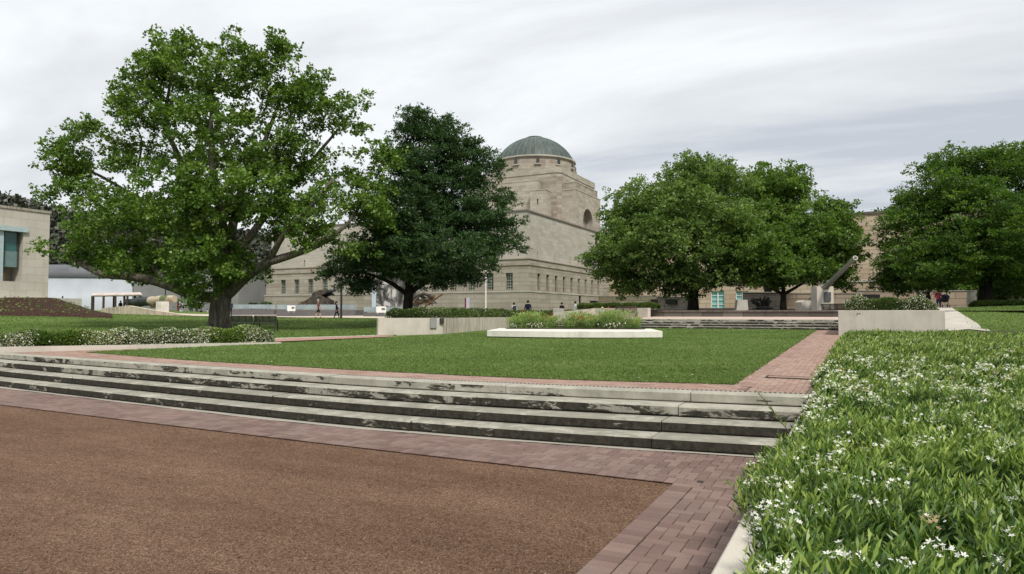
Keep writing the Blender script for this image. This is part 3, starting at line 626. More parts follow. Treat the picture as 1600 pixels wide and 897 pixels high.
# ---------------------------------------------------------------- front steps
def steps(name, label, f0, f1, nst, x0, x1, z0, rise, joints, grime, back=.5, matc='step', seed=0):
    t = thing(name, label, 'steps', ((x0+x1)/2, f0((x0+x1)/2), z0)); rnd = random.Random(seed)
    for s in range(nst):
        fr = s/(nst-1); fy = lambda x, fr=fr: f0(x)+(f1(x)-f0(x))*fr; fb = (lambda x, fr=fr: f0(x)+(f1(x)-f0(x))*(fr+1/(nst-1))+.04) if s < nst-1 else (lambda x: f1(x)+back)
        zt = z0+rise*(s+1); zb = zt-rise*.87; q = MB(); xx = x1; first = True
        js = [x1]; 
        while xx > x0: xx -= joints*(.9+.25*rnd.random())*(.5 if first else 1); js.append(max(xx, x0)); first = False
        for a, b in zip(js, js[1:]):
            n = max(2, int((a-b)/.35)); X = np.linspace(b+.006, a-.006, n); wob = rnd.gauss(0, .006); zo = rnd.gauss(0, .002)
            pr = [(0, zb), (-.004, zb+.012), (-.004, zt-.018), (.012, zt), (None, zt), (None, zb-.05), (.05, zb-.05)]
            vs = []
            for x in X:
                for dy, z in pr[:4]: vs.append((x, fy(x)+dy+wob, z+zo))
                vs.append((x, fb(x), zt+zo)); vs.append((x, fb(x), zb)); vs.append((x, fy(x)+.04+wob, zb))
            m = 7; fs = [(i*m+k, (i+1)*m+k, (i+1)*m+(k+1) % m, i*m+(k+1) % m)[::-1] for i in range(n-1) for k in range(m)]
            fs += [tuple(range(m)), tuple((n-1)*m+k for k in range(m))[::-1]]; q.add(vs, fs)
        # recessed riser under the nosing, its shade put into the dark colour
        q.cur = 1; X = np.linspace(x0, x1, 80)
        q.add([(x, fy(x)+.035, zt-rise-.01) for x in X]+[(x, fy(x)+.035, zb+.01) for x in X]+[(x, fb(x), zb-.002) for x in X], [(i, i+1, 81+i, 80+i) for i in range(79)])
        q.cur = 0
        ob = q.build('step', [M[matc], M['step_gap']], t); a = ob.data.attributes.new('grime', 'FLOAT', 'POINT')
        a.data.foreach_set('value', [grime[s]]*len(ob.data.vertices))
    return t
steps('stone_steps', 'long curving flight of four lichen stained stone steps below the lawn', step_bot, step_top, 4, -38, XW-.02, ZP0, .153, 3.1, [.98, 1.1, .62, .05], .3, seed=2)
q = MB(); X = np.linspace(-34, XW-.03, 500)
vs = [(a, step_top(a)+o_, z_) for a in X for o_, z_ in ((.285, .50), (.285, .5235), (.318, .5235), (.318, .50))]
q.add(vs, [(4*i+k, 4*i+k+1, 4*i+5+k, 4*i+4+k) for i in range(499) for k in range(3)])
kd = NT('drain_slots', .6, .3); sx_ = kd.n('ShaderNodeSeparateXYZ'); kd.l(kd.pos(), sx_.inputs[0]); kd.col(kd.mix(kd.math('GREATER_THAN', kd.math('FRACT', kd.math('MULTIPLY', sx_.outputs[0], 15)), .5), (.03, .03, .03), (.3, .29, .26)))
tag(q.build('drain_grating', kd.m), 'slotted drain line between the top step and the brick band', 'drain')
# kerb wall on the right, holding the bed
q = MB(); q.box(XW, -2, -.2, XW+.16, 10.45, .535, .012); tag(q.build('kerb_wall', M['concrete_warm_plain']), 'low pale concrete wall edging the foreground hedge beside the steps', 'wall')
# soil in the bed
sheet('bed_soil', np.linspace(XW+.15, 16, 20), lambda x: -3, lambda x: 30.5, M['soil'], .03, 30)

# ---------------------------------------------------------------- foreground hedge
def hedge_top(x, y): return .90+.05*np.sin(x*2.1+y*.8)*np.sin(y*1.3-x*.5)+.035*np.sin(x*5+1.3)*np.sin(y*4.1)+.012*np.minimum(np.maximum(y-8, 0), 10)*.3
def fore_hedge():
    r = np.random.default_rng(11); VS = []; TT = []; FV = []; FT = []; nst = 0
    t = thing('flowering_hedge', 'broad foreground hedge of narrow green leaves dotted with white star flowers', 'hedge', (2, 12, .5))
    bands = [(1.1, 3.2, 620, 16, .068), (3.2, 6.5, 520, 14, .068), (6.5, 12, 320, 10, .084), (12, 20, 130, 8, .11), (20, 34, 60, 8, .15)]
    for d0, d1, dens, nl, ls in bands:
        # sample by lateral wedge
        lat0, lat1 = .22, (1.25 if d0 < 6 else 1.0)
        area = (d1*d1-d0*d0)/2*(lat1-lat0); n = int(area*dens)
        d = np.sqrt(d0*d0+(d1*d1-d0*d0)*r.random(n)); u = lat0+(lat1-lat0)*r.random(n)
        X = d*(u*RT[0]-math.sin(YAW)); Y = d*(u*RT[1]+math.cos(YAW))
        xe = XW-np.abs(r.normal(0, .04, n))+np.interp(Y, [0, 3.3, 3.8, 4.3, 5.3, 5.9, 9.6, 10.6, 14, 30], [.30, .25, .04, -.10, -.08, .12, .14, .03, -.03, .0])+.03*np.sin(Y*3.1)
        # right far border of the bed
        ok = (X > xe) & (Y < 30.4) & (Y < 30.4-np.maximum(0, X-3.3)*1.15+0.3*np.sin(X*3))
        X, Y = X[ok], Y[ok]; n = len(X); edge_d = X-XW
        clump = np.sin(X*11.3+2*np.sin(Y*3.7))*np.sin(Y*10.1+2*np.sin(X*4.1)); spill = ((Y > 3.7) & (Y < 5.6)) | (Y > 10.2); zt = hedge_top(X, Y)+.045*clump*(Y < 14)-np.clip(.30-edge_d, 0, .35)*np.where(spill, .9, 1.25)-.05*r.random(n)+.05*(r.random(n) < .1)
        hole = (np.sin(X*1.7+.5)*np.sin(Y*1.9+.8) > .8)*.09; zt = zt-hole
        lean = r.normal(0, .22, (n, 3)); lean[:, 2] = 1; lean[:, 0] -= np.clip(.25-edge_d, 0, .3)*np.where(spill, 2.2, .2); lean = unit(lean); L = (.16+.1*r.random(n))*(1 if d0 < 12 else 1.3)
        tip = np.c_[X, Y, zt]; st_t = r.random(n)
        for kx in range(nl):
            f = kx/(nl-1); p = tip-lean*(L*f)[:, None]
            a = kx*2.4+r.random(n)*1.2; out = np.c_[np.cos(a), np.sin(a), np.zeros(n)]; ax = out*(.45+.65*f)+lean*(.95-.5*f)+r.normal(0, .1, (n, 3))
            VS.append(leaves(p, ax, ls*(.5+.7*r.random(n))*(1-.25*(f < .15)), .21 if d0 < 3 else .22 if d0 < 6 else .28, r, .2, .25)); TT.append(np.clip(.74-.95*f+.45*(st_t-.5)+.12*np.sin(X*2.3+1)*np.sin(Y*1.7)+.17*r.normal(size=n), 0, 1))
        nst += n
        # flowers: clusters of five petalled stars, thick in drifts
        fn = .5+.5*np.sin(X*.9+1.2)*np.cos(Y*.62+.4); drift = np.clip((np.exp(-((Y-12)/6)**2)*.8+np.exp(-((edge_d-.3)/.35)**2)*.65+.10+.45*(Y > 16)), 0, 1)*fn
        cln = np.sin(X*7.3+np.sin(Y*5.1)*1.5)*np.sin(Y*6.7+np.sin(X*4.3)*1.5); sel = r.random(n) < drift*np.clip(cln*3.2-.7, 0.012, 1)*(.75 if d0 < 3.2 else .85 if d0 < 6.5 else .9 if d0 < 12 else .7)
        q = tip[sel]
        if d0 < 3.3: extra = tip[(r.random(n) < .03)]; q = np.r_[q, extra]
        cl = 9 if d0 < 12 else 4; wq = r.random(len(q))
        for _ in range(cl):
            c = q+r.normal(0, 1, q.shape)*np.array([.017, .017, .009])*(1.2 if d0 < 12 else 1.6)+np.array([0, 0, .025]); nn_ = unit(r.normal(0, .5, q.shape)+np.array([0, 0, 1.0])); e1 = unit(np.cross(nn_, r.normal(size=q.shape))); e2 = np.cross(nn_, e1)
            s = (.0105 if d0 < 6.5 else .0135 if d0 < 12 else .022)*(.7+.5*r.random(len(q)))[:, None]
            for p5 in range(5 if d0 < 12 else 2):
                a = p5*2*math.pi/5 if d0 < 12 else p5*1.57; dr = e1*math.cos(a)+e2*math.sin(a); sd_ = -e1*math.sin(a)+e2*math.cos(a)
                if d0 < 12: V = np.stack([c, c+dr*s*.6+sd_*s*.3, c+dr*s*1.05+nn_*s*.15, c+dr*s*.6-sd_*s*.3], 1)
                else: V = np.stack([c-dr*s*.5, c+sd_*s*.4, c+dr*s*.5, c-sd_*s*.4], 1)
                FV.append(V); FT.append(np.where(wq < .06, .1*r.random(len(q)), .45+.5*r.random(len(q))))
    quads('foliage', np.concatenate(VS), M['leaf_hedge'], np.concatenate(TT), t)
    quads('flowers', np.concatenate(FV), M['petal'], np.concatenate(FT), t)
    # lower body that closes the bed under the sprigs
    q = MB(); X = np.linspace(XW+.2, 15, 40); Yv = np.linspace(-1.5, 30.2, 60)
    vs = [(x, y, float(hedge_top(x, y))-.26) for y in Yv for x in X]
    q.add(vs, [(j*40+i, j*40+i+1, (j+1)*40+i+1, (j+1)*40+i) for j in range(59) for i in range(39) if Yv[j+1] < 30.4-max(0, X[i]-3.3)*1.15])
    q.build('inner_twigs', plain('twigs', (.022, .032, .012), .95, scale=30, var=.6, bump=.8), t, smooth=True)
    # one long shoot that leans over the wall
    VV = []; b0 = np.array([-.62, 7.0, .55]); d0_ = unit(np.array([-.55, -.1, .75]))
    for k in range(26):
        f = k/25; p = b0+d0_*.42*f; a = k*2.4; out = np.array([math.cos(a), math.sin(a), .2]); VV.append(leaves(p[None], (out*.5+d0_)[None], np.array([.075*(1-.4*f)]), .2, r))
    quads('shoot', np.concatenate(VV), M['leaf_hedge'], np.full(26, .65), t)
    MB().tube([b0-d0_*.2, b0+d0_*.42], [.006, .003], 5).build('stem', M['bark'], t)
fore_hedge()

def box_hedge(name, label, path, wdt, h, base, n, seed, flow=.3, lsz=.07, group=None, drift=None, mat='leaf_hedge_far', lump=.35):
    "clipped hedge along a plan polyline: a core and leaf clusters over its surface"
    r = np.random.default_rng(seed); P = np.array(path, float); s = np.r_[0, np.cumsum(np.linalg.norm(np.diff(P, axis=0), axis=1))]
    c = P.mean(0); t = thing(name, label, 'hedge', (c[0], c[1], base(*c) if callable(base) else base), group)
    def at_(u): return np.c_[np.interp(u, s, P[:, 0]), np.interp(u, s, P[:, 1])]
    u = r.random(n)*s[-1]; c = at_(u); c2 = at_(np.minimum(u+.05, s[-1])); c1 = at_(np.maximum(u-.05, 0)); tg = unit(c2-c1); nm = np.c_[tg[:, 1], -tg[:, 0]]
    th = (r.random(n)*1.15-.08)*math.pi; bul = 1+lump*.45*np.sin(u*2.3+seed)*np.sin(u*.9+1)+.12*np.sin(u*5.1)
    sx = np.sign(np.cos(th))*np.abs(np.cos(th))**.55; sz = np.maximum(np.sin(th), -.1); sz = np.sign(sz)*np.abs(sz)**.6; rad = .86+.16*r.random(n)
    lat = sx*wdt/2*rad*bul; zz = np.clip(sz, -.05, 1)*h*rad*bul; endf = np.clip(np.minimum(u, s[-1]-u)/(wdt*.4), .25, 1)
    zb = np.array([base(a, b) for a, b in c]) if callable(base) else np.full(n, base)
    p = np.c_[c+nm*(lat*endf**.5)[:, None], zb+zz*endf**.3+.02]
    out = np.c_[nm*(sx*.8)[:, None], sz*.8+.3]+r.normal(0, .5, (n, 3))
    quads('foliage', leaves(p, out, lsz*(.6+.8*r.random(n)), .45, r, .3), M[mat], np.clip(.5+.2*r.normal(size=n)+.12*np.sin(u*1.7+seed), 0, 1), t)
    dr = np.clip(.5+.75*np.sin(u*2.1+seed*1.7+np.sin(u*.7)*2)*(.6+.4*np.sin(u*.37+.4)), .04, 1)**1.6; sel = (r.random(n) < flow*dr) & (rad > .93); q = p[sel]+unit(out[sel])*.03; m = len(q)
    if m: quads('flowers', leaves(q, r.normal(size=(m, 3)), lsz*.68*(.6+.7*r.random(m)), .9, r, .5), M['petal'], r.random(m), t)
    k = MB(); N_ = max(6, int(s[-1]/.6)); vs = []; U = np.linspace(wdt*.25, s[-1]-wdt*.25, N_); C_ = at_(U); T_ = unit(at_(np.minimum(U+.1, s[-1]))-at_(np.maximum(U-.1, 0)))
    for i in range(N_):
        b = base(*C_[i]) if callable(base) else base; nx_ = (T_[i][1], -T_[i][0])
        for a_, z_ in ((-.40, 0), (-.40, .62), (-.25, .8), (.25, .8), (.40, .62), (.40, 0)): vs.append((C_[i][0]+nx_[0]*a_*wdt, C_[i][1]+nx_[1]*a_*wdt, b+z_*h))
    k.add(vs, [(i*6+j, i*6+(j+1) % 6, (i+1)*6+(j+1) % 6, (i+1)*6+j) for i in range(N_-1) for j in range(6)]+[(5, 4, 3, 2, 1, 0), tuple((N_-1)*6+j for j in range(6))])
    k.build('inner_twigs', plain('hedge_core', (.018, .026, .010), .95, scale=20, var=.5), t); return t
# left hedge in its kerb
def offp(P, d):
    P = np.array(P, float); tg = unit(P[-1]-P[0]); return P+np.array([-tg[1], tg[0]])*d
kp = [XY(-60, 19.0), XY(0, 19.5), XY(200, 21.0), XY(440, 23.4)]
kw = MB(); A = np.array(kp); B = offp(kp, .16); C2 = offp(kp, 0)
for i in range(3):
    zs = [lawnz(*A[i]), lawnz(*A[i+1])]
    a, b, c, d = A[i], A[i+1], B[i+1], B[i]; h = .24
    vs = [(a[0], a[1], zs[0]-.1), (b[0], b[1], zs[1]-.1), (c[0], c[1], zs[1]-.1), (d[0], d[1], zs[0]-.1)]+[(p_[0], p_[1], z_+[.20, .17, .13, .06][j_]) for p_, z_, j_ in ((a, zs[0], i), (b, zs[1], i+1), (c, zs[1], i+1), (d, zs[0], i))]
    kw.add(vs, [(3, 2, 1, 0), (4, 5, 6, 7), (0, 1, 5, 4), (1, 2, 6, 5), (2, 3, 7, 6), (3, 0, 4, 7)])
tag(kw.build('kerb_wall', M['concrete_warm_plain']), 'low stone kerb in front of the white flowering hedge at left', 'wall')
box_hedge('flowering_hedge', 'long low hedge with white flowers left of the lawn, in front of the big tree', offp([XY(-60, 19.0), XY(0, 19.5), XY(200, 21.0), XY(432, 23.4)], .85), 1.3, .44, lambda x, y: lawnz(x, y)+.08, 60000, 21, 2.6, .075, mat='leaf_hedge', lump=.12)
# brick path behind the hedge, pale border strip
ribbon('brick_path', [XY(430, 26.5), XY(520, 28.0), XY(600, 29.8)], [XY(430, 24.6), XY(520, 26.1), XY(620, 28.6)], plain('brick_far', (.34, .20, .155), .9, scale=6, var=.25), .035)
ribbon('concrete_strip', [XY(430, 27.2), XY(520, 28.8), XY(600, 30.8)], [XY(430, 26.5), XY(520, 28.0), XY(600, 29.8)], M['concrete_path'], .04)

# ---------------------------------------------------------------- left planter wall with its hedge
def wall_poly(name, label, pts, tops, th, base, mat, cat='wall', group=None):
    t = thing(name, label, cat, (pts[0][0], pts[0][1], base), group); q = MB(); P = np.array(pts, float)
    for i in range(len(P)-1):
        tg = unit(P[i+1]-P[i]); nm = np.array([-tg[1], tg[0]])*th; a, b = P[i], P[i+1]; c, d = b+nm, a+nm
        q.add([(*a, base), (*b, base), (*c, base), (*d, base), (*a, tops[i]), (*b, tops[i+1]), (*c, tops[i+1]), (*d, tops[i])], [(3, 2, 1, 0), (4, 5, 6, 7), (0, 1, 5, 4), (1, 2, 6, 5), (2, 3, 7, 6), (3, 0, 4, 7)])
    q.build('wall', mat, t); return t
pA = XY(591, 30.2); pB = XY(692, 31.5); pC = XY(800, 41); pA2 = XY(594, 40)
zt = 1.45
pt = wall_poly('planter_wall', 'pale concrete planter wall with a grey panel and bronze plaque, left of the white bed', [pA, pB], [zt, zt], .25, .45, M['concrete_warm_plain'])
pt2 = wall_poly('planter_wall', 'heavily streaked concrete wall running back behind the white bed', [(pB[0]+.002, pB[1]), pC], [zt-.004, zt-.02], .25, .45, M['concrete_warm'])
nA = unit(np.array(pB)-np.array(pA)); nA = np.array([-nA[1], nA[0]]); oA = lambda p, k, e=0: (p[0]+nA[0]*k+nA[1]*e, p[1]+nA[1]*k-nA[0]*e)
MB().prism([XY(592, 30.55), XY(600, 30.7), XY(603, 38), XY(594, 38)], .5, zt-.003).build('side_wall', M['concrete_warm_plain'], pt)
def plate(parent, name, px0, px1, py0, py1, d0, d1, mat, off=.03):
    a = W(px0, py0, d0); b = W(px1, py0, d1); c = W(px1, py1, d1); dd_ = W(px0, py1, d0); n = unit(np.cross(b-a, dd_-a)); n = n if n@HF < 0 else -n
    vs = [p-n*off for p in (a, b, c, dd_)]+[p+n*off for p in (a, b, c, dd_)]
    return MB().add(vs, [(0, 1, 2, 3), (7, 6, 5, 4), (0, 4, 5, 1), (1, 5, 6, 2), (2, 6, 7, 3), (3, 7, 4, 0)]).build(name, mat, parent)
dl = lambda px: 30.2+(px-591)/101*1.3
plate(pt, 'grey_panel', 672, 682, 496.5, 512.5, dl(672)-.03, dl(682)-.03, M['grey_wall'], .05)
plate(pt, 'bronze_plaque', 687, 693.5, 497, 506, dl(687)-.03, dl(691)-.04, M['bronze'], .04)
box_hedge('clipped_hedge', 'low clipped green hedge on top of the pale planter wall under the dark tree', [XY(604, 31.6), (pB[0]-.7, pB[1]+.35), (pC[0]-.75, pC[1])], .95, .46, zt-.08, 30000, 23, .16, .075, lump=.1)
q = MB().prism([(pB[0]-.24, pB[1]+.1), (pC[0]-.24, pC[1]), (pC[0]-7, pC[1]+4), XY(597, 38), XY(597, 31)], .5, zt-.06); tag(q.build('planting_bed', M['soil']), kind='structure')
box_hedge('clipped_hedge', 'second clipped hedge farther back behind the two walkers', [XY(770, 46), XY(860, 49), XY(1000, 48)], 1.6, .52, 1.25, 14000, 24, .05, .11, lump=.15)
wall_poly('garden_wall', 'pale low concrete wall behind the white bed, curving to the right', [XY(865, 45), XY(930, 44), XY(1012, 41)], [1.72, 2.0, 2.0], .3, .8, M['concrete_warm_plain'])
box_hedge('clipped_hedge', 'thin clipped hedge on the pale wall in front of the memorial wing', [XY(905, 46), XY(1000, 43), XY(1030, 42)], .9, .28, 1.98, 12000, 25, .0, .10, lump=.1)

# ---------------------------------------------------------------- white bed with bench rim
c0 = W(761, 529, 26.2); dB = 26.0
def bed():
    zb = .68; lf = XY(761, 27.2); lr = XY(1035, 26.0)
    ul = XY(781, 31.6); ur = XY(1017, 30.2)
    t = thing('raised_flower_bed', 'white stone rimmed flower bed standing on the lawn', 'flower bed', (*XY(900, 28), zb))
    n = 14; fr = []
    for k in range(n+1):
        f = k/n; a = np.array(lf)*(1-f)+np.array(lr)*f; bul = math.sin(math.pi*f)*.75; fr.append(a-np.array([HF[0], HF[1]])*bul)
    bk = [np.array(ul)*(1-k/n)+np.array(ur)*k/n+np.array([HF[0], HF[1]])*math.sin(math.pi*k/n)*.4 for k in range(n+1)]
    outer = [tuple(p) for p in fr]+[tuple(p) for p in bk[::-1]]
    q = MB().prism(outer, zb+.045, zb+.29); ob = q.build('rim', M['concrete_white'], t)
    bv = ob.modifiers.new('b', 'BEVEL'); bv.width = .012; bv.segments = 2; bv.limit_method = 'ANGLE'
    inn = lambda p, s: (np.array(p)-np.array(XY(899, 29)))*s+np.array(XY(899, 29))
    MB().prism([tuple(inn(p, .965)) for p in outer], zb-.05, zb+.046).build('plinth', M['step_gap'], t)
    MB().prism([XY(792, 29.9), XY(1006, 28.7), XY(1009, 30.0), XY(900, 30.9), XY(789, 31.3)], zb+.2, zb+.31).build('soil', M['soil'], t)
    # plants, one by one
    r = np.random.default_rng(31)
    kinds = []
    for kk in range(4):
        rt = bpy.data.objects.new('poppy_plant', None); COL.objects.link(rt)
        n = [620, 520, 560, 600][kk]; hh = [.52, .66, .42, .56][kk]; rad = [.32, .30, .36, .25][kk]
        b = np.c_[r.normal(0, rad*.35, (n, 2)), np.zeros(n)]; f = r.random(n); dirn = np.c_[r.normal(0, .30, (n, 2)), np.ones(n)]; p = b+dirn*(hh*f)[:, None]*(1-.1*r.random(n))[:, None]
        ax = np.c_[r.normal(0, .5, (n, 2)), .8*np.ones(n)]
        ob = quads('foliage', leaves(p, ax, .13*(.5+r.random(n)), .16, r, .1), M['poppy_green'], np.clip(.25+.5*f+.15*r.normal(size=n), 0, 1)); ob.parent = rt
        m = [9, 3, 10, 5][kk]; pf = np.c_[r.normal(0, rad*.55, (m, 2)), hh*(.75+.45*r.random(m))]
        if kk < 3:
            fl = np.concatenate([leaves(pf, r.normal(size=(m, 3)), .06, 1.0, r, .5) for _ in range(3)]); ob = quads('flowers', fl, M['red_petal'], r.random(len(fl))); ob.parent = rt
        else:
            m = 90; pf = np.c_[r.normal(0, rad*.7, (m, 2)), hh*(.1+.3*r.random(m))]; ob = quads('flowers', leaves(pf, r.normal(size=(m, 3)), .06, .9, r), M['petal'], r.random(m)); ob.parent = rt
        kinds.append(rt)
    lab = ['feathery poppy plant with red flowers in the white rimmed bed', 'tall green feathery plant in the white rimmed bed', 'low bushy plant with orange red flowers in the white rimmed bed', 'green plant with white flowers at its foot in the white rimmed bed']
    used = [False]*4; rr_ = random.Random(5)
    for i in range(13):
        for j in range(3):
            f = (i+.5+rr_.uniform(-.4, .4))/13; g_ = (j+.5+rr_.uniform(-.3, .3))/3; px = 797+(1000-797)*f; d = 30.0+1.1*g_-1.1*f+.3*math.sin(f*3.14)
            if rr_.random() < .2: continue
            kk = rr_.choice([0, 0, 1, 1, 2, 3]) if j < 3 else rr_.choice([0, 1, 2]); kk = 3 if (j == 0 and i in (3, 10)) else kk
            src = kinds[kk]; o = dup(src) if used[kk] else src; used[kk] = True
            x, y = XY(px, d); o.location = (x, y, zb+.3); o.rotation_euler.z = rr_.random()*6.28; s = rr_.uniform(.75, 1.3)*(.8 if i in (0, 12) else 1); o.scale = (s, s, s*rr_.uniform(.85, 1.15))
            tag(o, lab[kk], 'plant', ['poppies with red flowers in the white bed', 'tall feathery plants in the white bed', 'low orange flowered plants in the white bed', 'plants with white flowers in the white bed'][kk])
bed()

# ---------------------------------------------------------------- back steps, terrace, low stone wall
YB = 36.5; XBL = -13.4
fb0 = lambda x: YB+.0*x; fb1 = lambda x: YB+1.25
steps('stone_steps', 'far flight of weathered stone steps at the back of the lawn', fb0, fb1, 4, -16, -.72, lawnz(0, 36.5), .13, 2.6, [.8, .9, .7, .3], .3, seed=7)
ZT = lawnz(0, 36.5)+.52
q = MB().box(-16, YB+1.5, .5, 2.9, 42.6, ZT); q.v = [(a, b, c+(.13 if b > 42 and c > 1 else 0)) for a, b, c in q.v]; tag(q.build('terrace', plain('terrace_paving', (.48, .37, .31), .9, scale=3, var=.2)), kind='structure')
wt_ = thing('stone_retaining_wall', 'low dark weathered stone wall behind the far steps, holding the tree bed', 'wall', (-6, 42, ZT))
MB().box(-15.5, 42, ZT-.3, -.4, 42.5, ZT+.42).build('wall', M['dark_stone'], wt_)
MB().box(-15.55, 41.93, ZT+.421, -.35, 42.57, ZT+.50).build('coping', plain('coping', (.13, .115, .10), .9, scale=5, var=.4), wt_)
q = MB(); vs = []
for j, yy in enumerate((42.4, 46, 52, 60, 72, 90)):
    for i in range(9): xx = -17+i*4.6; vs.append((xx, yy, ZT+.45+.012*(yy-42)))
q.add(vs, [(j*9+i, j*9+i+1, (j+1)*9+i+1, (j+1)*9+i) for j in range(5) for i in range(8)]); tag(q.build('tree_bed', M['soil']), kind='structure')
# right planter
rp_ = thing('concrete_planter', 'pale rectangular concrete planter at the end of the brick path', 'planter', (1.2, 30.7, .7))
ZP = 1.78; x0, x1_, y0, y1 = -.66, 3.05, 30.7, 36.4
q = MB(); q.box(x0, y0, .4, x1_, y0+.25, ZP, .01); q.box(x0, y0+.252, .4, x0+.25, y1, ZP-.003); q.box(x1_-.25, y0+.252, .4, x1_, y1, ZP-.003); q.box(x0+.252, y1-.25, .4, x1_-.252, y1, ZP-.005)
q.build('wall', M['concrete_warm_plain'], rp_); MB().box(x0+.2, y0+.2, .6, x1_-.2, y1-.2, ZP-.1).build('soil', M['soil'], rp_)
box_hedge('flowering_hedge', 'rounded hedge with white flowers in the front of the concrete planter', [(x0+.25, y0+.75), (x1_-.2, y0+.75)], 1.2, .60, ZP-.12, 16000, 26, .6, .06)
box_hedge('clipped_hedge', 'flat green hedge at the back of the concrete planter', [(x0+.3, y1-1.2), (x0+2.0, y1-1.2)], 1.6, .68, ZP-.1, 9000, 27, .0, .07, lump=.1, mat='leaf_hedge')
# concrete walk right of the planter, right lawn is the ground itself
ribbon('path', [hit(1468, y_) for y_ in (519, 508, 500, 492, 484)]+[XY(1400, 50)], [hit(1486+(y_-482)*1.72, y_) for y_ in (519, 508, 500, 492, 484)]+[XY(1480, 50)], M['concrete_path'], .03, 50, 8)
ribbon('path', [XY(235, 70), XY(420, 64), XY(640, 60)], [XY(230, 84), XY(420, 84), XY(640, 74)], M['sand_path'], .05, 50, 8)
ribbon('path', [XY(1380, 50), XY(1600, 47)], [XY(1380, 56), XY(1600, 50)], M['concrete_path'], .05, 30, 4)
blades(16000, lambda r, n: np.array([XY(a, b) for a, b in [(1482+48*0+max(0, min(1, (41-dd_)/17))*62+150*q_, dd_) for q_, dd_ in zip(r.random(n), 23+18*r.random(n))]]), .06, 'grass_blades', 'mown grass slope at the right edge beyond the hedge', lambda x, y: zg(x, y), 8, wd=.005)

# ---------------------------------------------------------------- memorial building
Xc, Yc = XY(823, 75); zpar = W(823, 329.5, 75)[2]; SX, SY = 39.3, 27.0
bld = thing('memorial_building', 'large sandstone memorial building with a green copper dome on a square tower', 'building', (Xc, Yc, 2))
lo = .5; z_led = W(823, 404, 75)[2]; z_c2 = W(823, 414.5, 75)[2]; z_wt = 6.22; z_wb = 4.32; z_sill = 4.15; zbase = .8
def facade_pair(off, z0, z1, rectsF, rectsR, mat, name, dep=.35):
    q = MB(); q.facade((Xc+off, Yc-off, 0), (-1, 0, 0), (0, -1, 0), (0, SX+2*off), (z0, z1), rectsF, dep); q.facade((Xc+off, Yc-off, 0), (0, 1, 0), (1, 0, 0), (0, SY+off), (z0, z1), rectsR, dep)
    q.add([(Xc-SX-off, Yc-off, z0), (Xc-SX-off, Yc+30, z0), (Xc-SX-off, Yc+30, z1), (Xc-SX-off, Yc-off, z1)], [(0, 1, 2, 3)])
    q.add([(Xc+off, Yc-off, z1), (Xc+off, Yc+SY, z1), (Xc-SX-off, Yc+SY, z1), (Xc-SX-off, Yc-off, z1)], [(0, 1, 2, 3)])
    return q.build(name, mat, bld)
uF = [1.96+2.47*k for k in range(15)]; uR = [2.3+2.5*k for k in range(9)]
slF = [(u-.11, u+.11, z_led+.12, z_led+1.05) for u in [3.2+5*k for k in range(7)]]; slR = [(u-.11, u+.11, z_led+.12, z_led+1.05) for u in [2.9, 7.9, 12.9, 17.9]]
facade_pair(0, z_led, zpar, slF, slR, M['stone_light'], 'upper_wall', .3)
o1 = .45
rF = [(u+o1-.45, u+o1+.45, z_wb, z_wt) for u in uF]; rR = [(u+o1-.42, u+o1+.42, (z_wb if k != 5 else 2.4), z_wt) for k, u in enumerate(uR)]
facade_pair(o1, z_sill, z_c2, rF, rR, M['stone_rust'], 'lower_wall', .38)
facade_pair(o1+.14, lo, z_sill-.12, [], [(uR[5]+o1+.14-.42, uR[5]+o1+.14+.42, 2.4, z_sill-.12)], M['stone_rust'], 'base_wall')
def course(name, off, z0, z1, mat):
    q = MB(); a = off; q.box(Xc-SX-a, Yc-a, z0, Xc+a, Yc+.2, z1); q.box(Xc-.2, Yc+.201, z0, Xc+a, Yc+SY, z1); q.box(Xc-SX-a, Yc+.201, z0, Xc-SX+.2, Yc+20, z1); return q.build(name, mat, bld)
course('sill_course', o1+.2, z_sill-.121, z_sill+.04, M['stone_light']); course('string_course', o1+.1, z_c2, z_c2+.28, M['stone']); course('cornice', o1+.02, z_c2+.281, z_led-.08, M['stone_rust']); course('ledge', o1+.12, z_led-.079, z_led+.05, M['stone'])
course('coping', .12, zpar-.001, zpar+.18, plain('coping_dark', (.17, .15, .13), .9, scale=2)); 
MB().box(Xc-SX+.1, Yc+.1, zpar-.6, Xc-.1, Yc+SY, zpar-.3).build('roof', M['grey_wall'], bld)
def window(o, u, n, uc, w2, z0, z1, mat, nv=3, nh=6, dep=.3):
    o, u, n = Vector(o), Vector(u), Vector(n); q = MB(); c = o+u*uc-n*dep; zc = Vector((0, 0, 1))
    for i in range(nv+1): a = c+u*(-w2+2*w2*i/nv); q.beam(a+zc*z0, a+zc*z1, .05 if i in (0, nv) else .035, .05, tuple(n))
    for j in range(nh+1): z_ = z0+(z1-z0)*j/nh; q.beam(c-u*w2+zc*z_, c+u*w2+zc*z_, .05 if j not in (nh//2,) else .09, .06, tuple(n))
    f_ = q.build('window', M['frame_dark'], bld); p = MB(); b = c-n*.05
    p.add([b-u*w2+zc*z0, b+u*w2+zc*z0, b+u*w2+zc*z1, b-u*w2+zc*z1], [(0, 1, 2, 3)]); g_ = p.build('pane', mat); g_.parent = f_; g_.matrix_parent_inverse = Matrix.Translation(bld.location).inverted() @ Matrix.Identity(4)
    g_.matrix_parent_inverse = Matrix.Identity(4); g_.location = (0, 0, 0); bpy.context.view_layer.update() if False else None
    return f_, g_
def fixpane(f_, g_): g_.matrix_parent_inverse = Matrix.Identity(4)
for u in uF: window((Xc+o1, Yc-o1, 0), (-1, 0, 0), (0, -1, 0), u+o1, .45, z_wb, z_wt, M['pane_light'])
